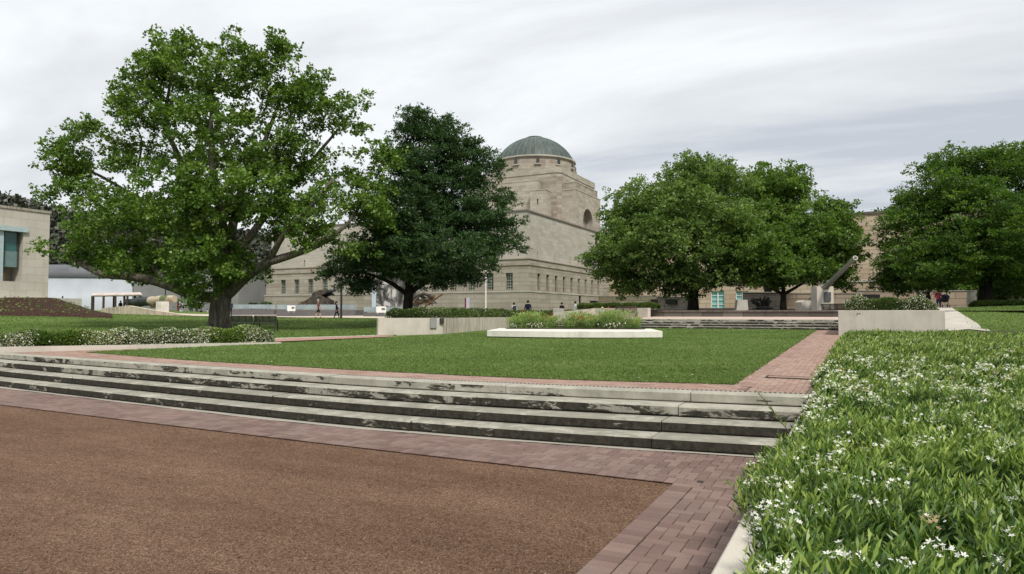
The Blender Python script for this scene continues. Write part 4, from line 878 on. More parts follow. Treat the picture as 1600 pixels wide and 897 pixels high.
for k, u in enumerate(uR):
    if k == 5:
        MB().box(Xc+o1-.36, Yc-o1+u+o1-.42, 2.4, Xc+o1-.3, Yc-o1+u+o1+.42, z_wt).build('door', M['door_green'], bld); continue
    window((Xc+o1, Yc-o1, 0), (0, 1, 0), (1, 0, 0), u+o1, .42, z_wb, z_wt, M['pane_light'])
q = MB()
for r_ in slF: q.box(Xc-r_[1], Yc+.28, r_[2], Xc-r_[0], Yc+.32, r_[3])
for r_ in slR: q.box(Xc-.32, Yc+r_[0], r_[2], Xc-.28, Yc+r_[1], r_[3])
q.build('slit_backing', M['glass_dark'], bld)
# tower
Dc = 100; tx, ty = XY(876, Dc); a_ = 7.93; zc_ = W(876, 259, Dc)[2]; cxx, cyy = tx-a_, ty+a_
ch = 1.0
def chbox(q, x0, y0, x1, y1, z0, z1, c): q.prism([(x0+c, y0), (x1-c, y0), (x1, y0+c), (x1, y1-c), (x1-c, y1), (x0+c, y1), (x0, y1-c), (x0, y0+c)], z0, z1)
q = MB(); chbox(q, cxx-a_, cyy-a_, cxx+a_, cyy+a_, 9, zc_-1.5, ch*.6); q.build('tower', M['stone_tower'], bld)
q = MB(); chbox(q, cxx-a_+.15, cyy-a_+.15, cxx+a_-.15, cyy+a_-.15, zc_-1.499, zc_-.9, ch*.6); chbox(q, cxx-a_+.05, cyy-a_+.05, cxx+a_-.05, cyy+a_-.05, zc_-.899, zc_, ch*.6); q.build('tower_parapet', M['stone'], bld)
# side porch with an arch, on the right face; and its twin on the front
def porch(side):
    zt1 = W(900, 295.5, 99.3)[2]; q = MB(); p = 2.24; L0, L1 = .6, 11.4
    if side == 'R':
        ox, oy = tx+p, ty+L0; rect = [(3.0, 7.2, 9.5, W(918, 325, 103)[2])]
        q.facade((ox, oy, 0), (0, 1, 0), (1, 0, 0), (0, L1-L0), (9, zt1), rect, 1.2, (0,))
        q.add([(tx, oy, 9), (ox, oy, 9), (ox, oy, zt1), (tx, oy, zt1)], [(0, 1, 2, 3)]); q.add([(tx, oy+L1-L0, 9), (ox, oy+L1-L0, 9), (ox, oy+L1-L0, zt1), (tx, oy+L1-L0, zt1)], [(3, 2, 1, 0)])
        q.add([(tx, oy, zt1), (ox, oy, zt1), (ox, oy+L1-L0, zt1), (tx, oy+L1-L0, zt1)], [(0, 1, 2, 3)])
        ob = q.build('porch', M['stone'], bld); MB().box(ox-1.3, oy+2.5, 9.5, ox-1.15, oy+7.6, zt1-1).build('arch_recess', M['stone_tower'], bld)
        MB().box(tx+.001, oy-.06, zt1+.001, ox+.06, oy+L1-L0+.06, zt1+.12).build('porch_coping', M['stone_light'], bld)
        z2 = W(905, 282.5, 99.5)[2]; MB().box(tx-.5, oy+.9, zt1+.121, ox-.35, oy+L1-L0-.4, z2).build('attic_block', M['stone_tower'], bld)
        MB().box(tx-.6, oy+.85, z2+.001, ox-.3, oy+L1-L0-.35, z2+.14).build('attic_coping', M['stone_light'], bld)
    else:
        z1 = W(836, 276.5, 98)[2]; z2 = W(850, 293, 97)[2]; zl = W(800, 317, 97)[2]
        # tall mass with the lunette
        xr = onY(839, 300, ty-1.3)[0]; xa = onY(789, 320, ty-1.3)[0]; xl = xr-13; yf = ty-1.3; xm = xa-.7
        q.facade((xr, yf, 0), (-1, 0, 0), (0, -1, 0), (0, xr-xl), (9, z1), [(xr-xm-2.6, xr-xm+2.6, 9.5, zl)], 1.1, (0,))
        q.add([(xr, yf, 9), (xr, ty+.3, 9), (xr, ty+.3, z1), (xr, yf, z1)], [(0, 1, 2, 3)]); q.add([(xl, yf, z1), (xr, yf, z1), (xr, ty+.3, z1), (xl, ty+.3, z1)], [(0, 1, 2, 3)])
        q.build('front_mass', M['stone'], bld); MB().box(xl, yf-.05, z1+.001, xr+.05, ty+.3, z1+.12).build('mass_coping', M['stone_light'], bld)
        MB().box(xm-2.6, yf+1.0, 9.5, xm+2.6, yf+1.1, zl).build('lunette_glass', M['glass_dark'], bld)
        m_ = MB()
        for k in range(-2, 3): m_.box(xm+k*1.0-.08, yf+.85, 9.5, xm+k*1.0+.08, yf+.99, zl-.25-abs(k)*.35)
        m_.box(xm-2.5, yf+.86, zl-1.5, xm+2.5, yf+.98, zl-1.38); m_.build('lunette_bars', M['stone'], bld)
        yb = ty-2.3; xa = onY(828.5, 310, yb)[0]; xb = onY(851.5, 310, yb)[0]
        b = MB(); b.facade((xb, yb, 0), (-1, 0, 0), (0, -1, 0), (0, xb-xa), (9, z2), [((xb-xa)/2-.13, (xb-xa)/2+.13, z2-2.1, z2-1.3)], .4)
        b.add([(xb, yb, 9), (xb, ty+.2, 9), (xb, ty+.2, z2), (xb, yb, z2)], [(0, 1, 2, 3)]); b.add([(xa, yb, 9), (xa, ty, 9), (xa, ty, z2), (xa, yb, z2)], [(3, 2, 1, 0)]); b.add([(xa, yb, z2), (xb, yb, z2), (xb, ty+.2, z2), (xa, ty+.2, z2)], [(0, 1, 2, 3)])
        b.box(xa+.3, yb+.35, z2-2.6, xb-.3, yb+.45, z2-1); b.build('buttress', M['stone'], bld)
        MB().box(xa-.06, yb-.06, z2+.001, xb+.06, ty+.2, z2+.1).build('buttress_coping', M['stone_light'], bld)
porch('R'); porch('F')
# drum and dome
zs = W(836, 255.5, Dc+1.3456*a_)[2]; RD = 6.45; c_ = (cxx, cyy, 0)
MB().lathe((cxx, cyy, 0), [(RD*1.04, zc_-.4), (RD*1.04, zs-.75), (RD*1.0, zs-.74), (RD*1.0, zs-.32)], 64).build('drum', M['stone_tower'], bld)
MB().lathe((cxx, cyy, 0), [(RD*1.0, zs-.319), (RD*1.055, zs-.26), (RD*1.055, zs-.06), (RD*1.0, zs-.02)], 64).build('drum_cornice', M['stone_light'], bld, smooth=False)
a0d = math.atan2(-cyy, -cxx)+.07
for k in range(12):
    a = 2*math.pi*k/12+a0d; n_ = Vector((math.cos(a), math.sin(a), 0)); u_ = Vector((-math.sin(a), math.cos(a), 0)); o_ = Vector((cxx, cyy, 0))+n_*RD*1.01
    arc = [(.22*math.cos(t), .95+.22*math.sin(t)) for t in np.linspace(0, math.pi, 8)]
    f_ = MB().extr([(-.22, .3), (.22, .3)]+arc, o_+Vector((0, 0, zs-1.75)), u_, (0, 0, 1), n_*.36); f_.build('window', M['glass_dark'], bld)
    MB().extr([(-.55, .12), (.55, .12), (.55, .28), (-.55, .28)], o_+Vector((0, 0, zs-1.75)), u_, (0, 0, 1), n_*.46).build('sill', M['stone_light'], bld)
hd = W(836, 216.5, Dc+1.3456*a_)[2]-zs
Rc = (RD*RD+hd*hd)/(2*hd); tm = math.asin(RD/Rc)
prof = [(Rc*math.sin(t), Rc*math.cos(t)-(Rc-hd)) for t in np.linspace(tm, .2, 16)]
MB().lathe((cxx, cyy, zs), prof, 84, rib=.012).build('dome', M['copper'], bld)
q = MB()
for k in range(40):
    a = 2*math.pi*k/40; q.tube([(cxx+r_*1.006*math.cos(a), cyy+r_*1.006*math.sin(a), zs+z_) for r_, z_ in prof], .07, 4)
q.build('ribs', plain('copper_rib', (.13, .16, .145), .6, scale=2, var=.3), bld)
MB().lathe((cxx, cyy, zs+hd), [(1.55, -.3), (1.55, .0), (1.3, .14), (.3, .22)], 32).build('dome_cap', M['copper'], bld)
# wing behind the trees
YW = Yc+SY; zw = W(1355, 331, 81.5)[2]
wing = thing('stone_wing', 'long sandstone wing with teal glazed doors behind the trees at right', 'building', (Xc+20, YW, 2))
def ux(px): return onY(px, 470, YW)[0]
rects = [(ux(1111)-Xc, ux(1132)-Xc, 2.3, W(1120, 454, 89)[2]), (ux(1150)-Xc, ux(1170)-Xc, 2.3, W(1160, 454, 88)[2])]
q = MB(); q.facade((Xc, YW, 0), (1, 0, 0), (0, -1, 0), (-.5, 75), (.5, zw), rects, .35); q.add([(Xc, YW, zw), (Xc+75, YW, zw), (Xc+75, YW+14, zw), (Xc, YW+14, zw)], [(0, 1, 2, 3)]); q.build('wall', M['stone_wing'], wing)
MB().box(Xc+o1+.25, YW-.15, zw+.001, Xc+75, YW+.5, zw+.3).build('coping', M['dark_stone'], wing)
MB().box(Xc+o1+.25, YW-.12, 5.6, Xc+75, YW-.001, 5.85).build('string_course', M['stone_light'], wing)
for a, b, z0, z1 in rects:
    q = MB(); n = 2
    for i in range(n+1): q.box(Xc+a+(b-a)*i/n-.07, YW+.15, z0, Xc+a+(b-a)*i/n+.07, YW+.25, z1)
    for j in range(5): q.box(Xc+a, YW+.17, z0+(z1-z0)*j/4-.03, Xc+b, YW+.23, z0+(z1-z0)*j/4+.03)
    f_ = q.build('glazed_door', M['white_paint'], wing); p = MB().box(Xc+a, YW+.28, z0, Xc+b, YW+.32, z1).build('pane', M['pane_teal'], wing)
# terrace walls in front of the wing
def lowwall(label, px0, px1, pt_, pb, d0, d1, mat, th=.5, name='terrace_wall', bot=1.2):
    a = W(px0, pt_, d0); b = W(px1, pt_, d1); t = thing(name, label, 'wall', (a[0], a[1], bot)); tg = unit((b-a)[:2]); nm = np.array([-tg[1], tg[0]])*th
    q = MB(); A_, B_ = a[:2], b[:2]; C_, D_ = B_+nm, A_+nm; z0 = bot; q.add([(*A_, z0), (*B_, z0), (*C_, z0), (*D_, z0), (*A_, a[2]), (*B_, b[2]), (*C_, b[2]), (*D_, a[2])], [(3, 2, 1, 0), (4, 5, 6, 7), (0, 1, 5, 4), (1, 2, 6, 5), (2, 3, 7, 6), (3, 0, 4, 7)]); q.build('wall', mat, t)
    k = .07; e = .05; o = [A_-nm*.08, B_-nm*.08, C_+nm*.08, D_+nm*.08]; zt0, zt1 = a[2]+.001, b[2]+.001
    MB().add([(*o[0], zt0), (*o[1], zt1), (*o[2], zt1), (*o[3], zt0), (*o[0], zt0+k), (*o[1], zt1+k), (*o[2], zt1+k), (*o[3], zt0+k)], [(3, 2, 1, 0), (4, 5, 6, 7), (0, 1, 5, 4), (1, 2, 6, 5), (2, 3, 7, 6), (3, 0, 4, 7)]).build('coping', M['stone_light'], t); return t
lowwall('plain sandstone terrace wall between the memorial and the plaque wall', 935, 1030, 463.5, 485, 76, 66, M['stone_wing'])
tw = lowwall('short sandstone wall carrying a dark bronze plaque, left of the middle tree', 1027, 1072, 465, 485, 60, 58, M['stone'])
plate(tw, 'plaque', 1040, 1057, 467.5, 475.5, 59.2, 58.6, M['bronze'], .06)
dw = lowwall('dark stone wall behind the bronze sculpture, under the small tree', 1160, 1222, 457.5, 482, 58, 56, M['dark_stone'])
lowwall('warm sandstone terrace wall right of the naval gun', 1222, 1345, 459, 482, 62, 58, M['stone_wing'])
lw = lowwall('long sandstone wall behind the people with the pram', 1330, 1515, 455, 482, 66, 60, M['stone_wing'])
plate(lw, 'dark_panel', 1336, 1375, 460, 467, 65.2, 64.0, M['black_metal'], .06)
# stone pillar at right
t = thing('stone_pillar', 'short pale round stone pillar under the right hand tree', 'pillar', (*XY(1519, 54), 1.9)); zz_ = W(1519, 454, 54)[2]
MB().lathe((*XY(1519, 54), 0), [(.33, 1.2), (.33, zz_-.08), (.37, zz_-.07), (.37, zz_)], 20).build('shaft', M['concrete'], t, smooth=False)

# ---------------------------------------------------------------- left side buildings
def left_building():
    x0, y0 = XY(74, 70); zt_ = W(76, 334, 70)[2]; t = thing('stone_building', 'pale stone panelled building with a teal glazed bay at the left edge', 'building', (x0, y0, 2))
    L = 30; zb = W(72, 466, 70)[2]-1.5
    # right face looks along +X, runs towards the viewer
    a0 = y0-onX(37, 350, x0)[1]; a0 = float(a0)   # right edge of the bay measured from the corner
    zr0 = onX(30, 440, x0)[2]; zr1 = onX(30, 355, x0)[2]
    q = MB(); q.facade((x0, y0, 0), (0, -1, 0), (1, 0, 0), (0, L), (zb, zt_), [(a0, a0+14, zr0, zr1)], 2.2)
    q.add([(x0, y0, zb), (x0-30, y0, zb), (x0-30, y0, zt_), (x0, y0, zt_)], [(0, 1, 2, 3)]); q.add([(x0, y0, zt_), (x0, y0-L, zt_), (x0-30, y0-L, zt_), (x0-30, y0, zt_)], [(0, 1, 2, 3)]); q.add([(x0, y0-L, zb), (x0-30, y0-L, zb), (x0-30, y0-L, zt_), (x0, y0-L, zt_)], [(0, 1, 2, 3)])
    q.build('wall', M['panel_stone'], t)
    MB().box(x0-.4, y0-L, zt_+.001, x0+.1, y0+.1, zt_+.25).build('coping', concrete('coping_stained', (.34, .32, .27), 1), t)
    MB().box(x0-2.3, y0-a0-14, zr0, x0-2.2, y0-a0, zr1).build('recess_wall', M['stone_light'], t)
    zm = onX(20, 392, x0)[2]; zl = onX(20, 417, x0)[2]
    MB().box(x0-.62, y0-a0-8, zm, x0-.55, y0-a0-.2, zr1-.5).build('window', M['teal_glass'], t); MB().box(x0-.64, y0-a0-8, zl, x0-.5, y0-a0-.15, zm-.01).build('spandrel', M['teal_metal'], t)
    q = MB()
    for k in range(7): yy = y0-a0-.25-k*1.2; q.box(x0-.54, yy-.04, zl, x0-.45, yy+.04, zr1-.5)
    q.build('mullions', M['frame_dark'], t)
    MB().box(x0-.6, y0-a0-14, zr1-.48, x0+.25, y0-a0+.35, zr1-.02).build('beam', M['teal_pale'], t)
    yy = float(onX(4, 400, x0-.3)[1]); MB().box(x0-.3, yy-.75, zr0, x0-.05, yy-.05, zr1-.49).build('column', M['teal_pale'], t)
    MB().box(x0-1.9, y0-a0-1.8, zr0, x0-1.3, y0-a0-.9, zr0+.9).build('timber_crate', plain('timber', (.35, .2, .1), .8), t)
    q = MB().box(x0-4, y0-L, zb, x0+.8, y0+3, onX(30, 465, x0)[2]); q.build('plinth', M['concrete'], t)
left_building()
q = MB(); vs = []; n1, n2 = 26, 10          # mulch mound
for i in range(n1):
    px = -140+i*12.6; top = np.interp(px, [-140, 85, 100, 160, 200], [464, 465, 470, 489, 493.5])
    for j in range(n2):
        f = j/(n2-1); d = 52+14*f; p = W(px, 493+(top-493)*f**.8, d); vs.append((p[0], p[1], p[2]-(.8 if j == 0 else 0)+(.12*math.sin(i*1.7+j*2.1) if 0 < j < n2-1 else 0)))
q.add(vs, [(i*n2+j, (i+1)*n2+j, (i+1)*n2+j+1, i*n2+j+1) for i in range(n1-1) for j in range(n2-1)]); tag(q.build('mulch_bed', M['mulch'], smooth=True), kind='structure')
r = np.random.default_rng(77); n = 150; pxm = r.random(n)*150-10; fm = r.random(n); Vm = []
P = []
for a, f in zip(pxm, fm):
    top = np.interp(a, [-140, 85, 100, 160, 200], [464, 465, 470, 489, 493.5]); P.append(W(a, 491.5+(top-491.5)*f**.8, 52+14*f)+np.array([0, 0, .1]))
P = np.array(P); V = np.concatenate([leaves(P, np.c_[r.normal(0, .6, (n, 2)), np.ones(n)], .16, .4, r) for _ in range(4)])
tag(quads('ground_cover', V, M['leaf_mid'], r.random(len(V))*.8+.2), 'small young plants dotted over the dark mulch mound', 'ground cover', kind='stuff')
# curved metal building
t = thing('metal_clad_building', 'low building with a curved pale metal wall under a dark upper band', 'building', (*XY(140, 105), 2))
def sweep(name, prof, px0, px1, d0, d1, mat, n=14):
    vs = []; m = len(prof)
    for i in range(n):
        f = i/(n-1); px = px0+(px1-px0)*f; d = d0+(d1-d0)*f
        for dd_, z in prof: x, y = XY(px, d+dd_); vs.append((x, y, z))
    return MB().add(vs, [(i*m+k, (i+1)*m+k, (i+1)*m+k+1, i*m+k+1) for i in range(n-1) for k in range(m-1)]).build(name, mat, t, smooth=True)
zA = W(140, 476, 105)[2]; zB = W(140, 433, 105)[2]; zC = W(140, 409, 105)[2]
sweep('curved_wall', [(0, zA-1.5), (0, zA), (.8, zA+1.5), (1.3, zA+3), (1.5, zB)], 60, 206, 104, 106, M['zinc']); sweep('dark_band', [(1.45, zB), (1.3, zB+.05), (4.5, zC-.3), (7, zC)], 60, 206, 104, 106, M['zinc_dark'])
sweep('end_wall', [(0, zA-2), (0, zC-1.0), (9, zC-.9)], 206.2, 208, 106.1, 106, M['zinc_dark'], 3)
t = thing('grey_building', 'plain grey concrete wall of a building behind the big tree trunk', 'building', (*XY(290, 98), 2))
q = MB(); a = XY(208, 104); b = XY(372, 92); zt_ = W(300, 418, 97)[2]; q.prism([a, b, (b[0]-3, b[1]+14), (a[0]-3, a[1]+14)], .5, zt_-1); q.build('wall', M['grey_wall'], t); q = MB(); q.prism([a, b, (b[0]-3, b[1]+14), (a[0]-3, a[1]+14)], zt_-.999, zt_-.6); q.build('roof_edge', M['zinc_dark'], t)
# teal rotunda at the left end of the memorial
t = thing('glass_pavilion', 'pale teal pavilion with a band of windows between the grey building and the memorial', 'building', (*XY(405, 100), 2)); c = XY(415, 106); zA, zB_, zC_ = W(405, 456, 100)[2], W(405, 441, 100)[2], W(405, 432, 100)[2]
MB().lathe((*c, 0), [(5.4, .6), (5.4, zA-.1)], 40).build('base', plain('blue_grey', (.15, .17, .21), .6), t)
MB().lathe((*c, 0), [(6.0, zA-.099), (6.0, zA+.5), (5.7, zA+.52), (5.7, zB_)], 40).build('teal_band', M['teal_pale'], t)
MB().lathe((*c, 0), [(5.5, zB_+.001), (5.5, zC_)], 40).build('window_band', M['teal_glass'], t)
q = MB()
for k in range(36): a = k*math.pi/18; p = (c[0]+5.6*math.cos(a), c[1]+5.6*math.sin(a)); q.box(p[0]-.08, p[1]-.08, zB_, p[0]+.08, p[1]+.08, zC_)
q.build('posts', M['teal_pale'], t); MB().lathe((*c, 0), [(5.9, zC_+.001), (5.9, zC_+.35), (3, zC_+.6)], 40).build('roof', M['zinc_dark'], t)
q = MB(); x, y = XY(372, 96); q.box(x-.8, y-.8, .6, x+.8, y+.8, W(372, 430, 96)[2]); tag(q.build('dark_pylon', M['zinc_dark']), 'tall dark slab standing between trunk and teal pavilion', 'pylon')
# hill
q = MB(); vs = []; n1 = 70; rr_ = np.random.default_rng(3)
hx = [-600, -300, -60, 0, 30, 50, 75, 130, 250, 424, 560]; hy = [250, 275, 300, 309, 316, 321, 329, 338, 352, 372, 410]
for i in range(n1):
    px = -600+i*1170/(n1-1); py = np.interp(px, hx, hy)
    for j, f in enumerate((0, .35, .7, .9, 1, 1.15)):
        d = 330+f*200; full = W(px, py, 530)[2]; zz_ = [2, full*.3, full*.68, full*.9, full, full*.8][j]; p = W(px, 490, d); vs.append((p[0], p[1], zz_+(rr_.normal(0, 2.0) if 0 < j else 0)))
q.add(vs, [(i*6+j, (i+1)*6+j, (i+1)*6+j+1, i*6+j+1) for i in range(n1-1) for j in range(5)]); tag(q.build('hill', M['hill'], smooth=True), kind='structure')
n = 16000; px = -150+750*rr_.random(n); f = rr_.random(n); P = []
for a, b in zip(px, f):
    i = (a+600)/1170*(n1-1); i0 = int(i); j = [0, .35, .7, .9, 1]; full = W(a, np.interp(a, hx, hy), 530)[2]; z_ = np.interp(b, [0, .35, .7, .9, 1], [2, full*.3, full*.68, full*.9, full]); p = W(a, 490, 330+200*b); P.append((p[0], p[1], z_+2))
P = np.array(P); V = np.concatenate([leaves(P+rr_.normal(0, 1.6, P.shape), rr_.normal(size=(n, 3)), 3.6, .8, rr_, .3) for _ in range(3)])
tag(quads('hill_forest', V, leaf_mat('leaf_hill', (.022, .028, .018), (.045, .052, .034), (.085, .088, .062), .05), np.tile(rr_.random(n), 3)), 'dark eucalypt forest covering the far hill at left', 'forest', kind='stuff')

# ---------------------------------------------------------------- trees
def tree(name, label, base, trunk, limbs, blobs, nc, lpc, lsz, cr, lmat, bmat, seed, dcen, wr=.6, flat=.7, updir=.2, stray=.0, bare=0, twig=1.0, group=None):
    """trunk/limbs: lists of (px,py,d,r); blobs: (px,py,rx,ry,d offset,depth radius m,weight)"""
    r = np.random.default_rng(seed); t = thing(name, label, 'tree', base, group); wood = MB(); nodes = []
    def poly(pts, n=8, rough=.02):
        P = np.array([W(*p[:3]) for p in pts]); Rr = np.array([p[3] for p in pts]); s = np.r_[0, np.cumsum(np.linalg.norm(np.diff(P, axis=0), axis=1))]; m = max(4, int(s[-1]/.45)); u = np.linspace(0, s[-1], m)
        Q = np.c_[[np.interp(u, s, P[:, k]) for k in range(3)]].T; rad = np.interp(u, s, Rr)
        for _ in range(2): Q[1:-1] = (Q[:-2]+2*Q[1:-1]+Q[2:])/4
        Q[1:-1] += r.normal(0, rough, Q[1:-1].shape)*rad[1:-1, None]*3; wood.tube(Q, list(rad), n); return Q, rad
    tp = [W(*p[:3]) for p in trunk]
    Q, rad = poly(trunk, 14, .01)
    for p_, r_ in list(zip(Q, rad))[len(Q)//2:]: nodes.append((p_, r_))
    for lb in limbs:
        Q, rad = poly(lb)
        for p_, r_ in list(zip(Q, rad))[2:]: nodes.append((p_, r_))
    NP = [n_[0] for n_ in nodes]; NR = [n_[1] for n_ in nodes]
    BW = []
    for b in blobs:
        c = W(b[0], b[1], dcen+b[4]); k = (dcen+b[4])/F; BW.append((c, b[2]*k, b[3]*k, b[5], b[6]))
    wts = np.array([(a*b*c)**.62*w_ for _, a, b, c, w_ in BW]); wts /= wts.sum(); CC = []
    for i in r.choice(len(BW), nc, p=wts):
        c, a, b, d_, _ = BW[i]; v = unit(r.normal(size=3))*(r.random()**.42); CC.append(c+RT*v[0]*a+np.array([0, 0, 1])*v[1]*b+HF*v[2]*d_)
    CC = np.array(CC); top = NP[len(NP)//4 if len(NP) > 4 else 0]; CC = CC[np.argsort(np.linalg.norm(CC-tp[-1], axis=1))]
    arr = np.array(NP); RR = list(NR); ptr = len(arr); buf = np.zeros((ptr+nc*4, 3)); buf[:ptr] = arr
    for c in CC:
        dv = c-buf[:ptr]; dist = np.linalg.norm(dv, axis=1)+np.maximum(0, -dv[:, 2])*.8+.3*(np.linalg.norm(buf[:ptr]-tp[-1], axis=1) < .3)
        i = int(np.argmin(dist)); p0 = buf[i].copy(); L = np.linalg.norm(c-p0)
        if L < .15: continue
        r0 = min(RR[i]*.75, (.012+.011*L)*twig); mid = p0*.5+c*.5+np.array([0, 0, L*.08])+r.normal(0, .06, 3)*L; q_ = p0*.2+mid*.6+c*.2
        pts = [p0, p0*.55+mid*.45+r.normal(0, .03, 3)*L, mid, mid*.4+c*.6+r.normal(0, .03, 3)*L, c]; rd = [r0, r0*.85, r0*.68, r0*.5, max(.006, r0*.3)]
        wood.tube(pts, rd, 5 if r0 > .04 else 4, False)
        for pp, rr2 in zip(pts[1:4], rd[1:4]): buf[ptr] = pp; RR.append(rr2); ptr += 1
    # leaves: each clump is a spray of small sub clusters
    n = len(CC); cl = []; ax = []; ti = []
    for i, c in enumerate(CC):
        m = int(lpc*(.5+r.random())); sub = np.clip(r.normal(size=(max(3, m//14), 3)), -1.6, 1.6)*np.array([1, 1, flat])*cr*.62; sub_t = r.random(len(sub)); s_ = r.integers(0, len(sub), m)
        p = c+sub[s_]+r.normal(size=(m, 3))*np.array([1, 1, flat])*cr*.19; cl.append(p)
        o = unit(p-c)*.7+r.normal(0, .55, (m, 3)); o[:, 2] += updir; ax.append(o); ti.append(np.clip(.42+.22*(r.random()-.5)+.34*(sub_t[s_]-.5)+.15*r.normal(size=m), 0, 1))
    cl = np.concatenate(cl); ax = np.concatenate(ax); ti = np.concatenate(ti)
    quads('crown', leaves(cl, ax, lsz*(.6+.7*r.random(len(cl))), wr, r, .7), lmat, ti, t)
    wood.build('trunk', bmat, t, smooth=True); return t
def flare(t, px, d, pyb, rad, mat, seed):
    r = random.Random(seed); q = MB(); b = W(px, pyb, d)
    for k in range(7):
        a = k*6.28/7+r.random()*.5; dx, dy = math.cos(a), math.sin(a); q.tube([(b[0]+dx*rad*.3, b[1]+dy*rad*.3, b[2]+1.3), (b[0]+dx*rad*.75, b[1]+dy*rad*.75, b[2]+.45), (b[0]+dx*rad*1.45, b[1]+dy*rad*1.45, b[2]-.12)], [rad*.5, rad*.42, rad*.22], 8)
    q.build('roots', mat, t, smooth=True)
# 1 big spreading tree
D = 40
T1 = tree('spreading_tree', 'huge spreading broadleaf tree with thick low limbs behind the left hedge', (*XY(343, D), W(343, 514, D)[2]),
    [(343, 520, D, .72), (342, 500, D, .58), (342, 480, D, .55), (345, 462, D, .58), (350, 452, D, .5)],
    [[(340, 466, D, .34), (300, 462, D-.5, .30), (262, 445, D-1, .27), (215, 432, D-1.5, .23), (165, 432, D-2, .19), (125, 412, D-2, .15), (95, 390, D-2, .10)],
     [(262, 445, D-1, .2), (243, 420, D, .15), (215, 400, D+1, .11), (190, 375, D+1.5, .07)],
     [(352, 462, D, .38), (385, 432, D-.5, .30), (420, 408, D-1, .26), (470, 395, D-1.5, .2), (505, 380, D-1.5, .16), (545, 350, D-1, .11), (575, 300, D, .06)],
     [(420, 408, D-1, .2), (440, 370, D-2, .15), (480, 330, D-3, .11), (520, 280, D-3, .07)],
     [(350, 455, D, .42), (358, 410, D, .34), (362, 360, D+.5, .28), (375, 300, D+1, .22), (410, 230, D+1, .15), (440, 150, D+1, .08)],
     [(352, 450, D, .36), (375, 390, D+1.5, .28), (420, 330, D+3, .2), (480, 260, D+4, .14), (530, 200, D+4, .07)],
     [(345, 455, D, .4), (335, 400, D+1, .32), (310, 330, D+1.5, .25), (285, 260, D+1, .18), (255, 190, D, .12), (270, 110, D, .06)],
     [(335, 400, D+1, .24), (270, 340, D+3, .17), (200, 300, D+3, .12), (140, 265, D+2, .08), (85, 262, D+2, .05)],
     [(358, 400, D, .28), (345, 330, D-2, .2), (330, 250, D-3, .15), (330, 160, D-2.5, .08)],
     [(375, 300, D+1, .16), (345, 220, D+1, .12), (330, 130, D+.5, .06)],
     [(215, 262, D+3, .08), (225, 215, D+2, .05), (200, 180, D+2, .03)]],
    [(295, 125, 72, 62, 0, 3.5, 1), (390, 115, 75, 48, 0, 3.5, 1), (465, 150, 62, 48, 1, 3, .9), (530, 180, 60, 40, 2, 2.5, .7), (240, 92, 30, 34, 0, 1.8, 1.3), (205, 125, 25, 25, 0, 1.5, .8), (280, 62, 30, 16, 0, 1.5, .8), (450, 75, 30, 18, 0, 1.5, 1.0), (240, 175, 50, 38, 0, 2.5, .8), (180, 170, 45, 22, 1, 1.5, 1.1), (140, 215, 50, 22, 1, 1.5, 1.0), (330, 215, 95, 60, -1, 5, 1), (430, 235, 70, 60, 1, 4, .9),
     (500, 260, 60, 50, 2, 3, .6), (560, 200, 34, 30, 3, 1.5, .45), (205, 240, 60, 35, 1, 2.5, .6), (110, 262, 62, 18, 2, 1.5, 1.5), (110, 232, 40, 16, 2, 1.2, .8), (105, 305, 30, 20, 1, 1.5, .3), (165, 300, 50, 30, 1, 2.5, .6), (210, 335, 85, 48, 0, 4.5, 1), (310, 310, 90, 65, -2, 5, 1.1), (410, 320, 75, 55, -1, 4.5, .9),
     (150, 375, 60, 38, -1, 3.5, .9), (235, 405, 95, 32, 0, 3.5, .9), (70, 370, 28, 14, -2, 1.2, .5), (105, 395, 30, 22, -2, 1.5, .4), (320, 400, 70, 50, -2, 3.5, .9), (300, 445, 52, 30, -2.5, 2, .6), (365, 425, 40, 30, -2.5, 2, .4), (480, 330, 65, 42, -2, 3, .8), (545, 330, 60, 55, -1, 3, .95), (575, 270, 40, 34, 0, 2, .7), (600, 250, 22, 26, 0, 1.2, .35), (590, 330, 28, 45, 0, 1.5, .55), (560, 385, 30, 14, -1, 1.2, .3), (480, 375, 40, 14, -2, 1.5, .3), (440, 385, 30, 15, -2, 1.5, .3), (400, 420, 20, 22, 2, 1.5, .15)],
    620, 190, .185, .60, M['leaf_plane'], M['bark'], 41, D, .8)
flare(T1, 343, D, 517, .55, M['bark'], 1)
D = 45
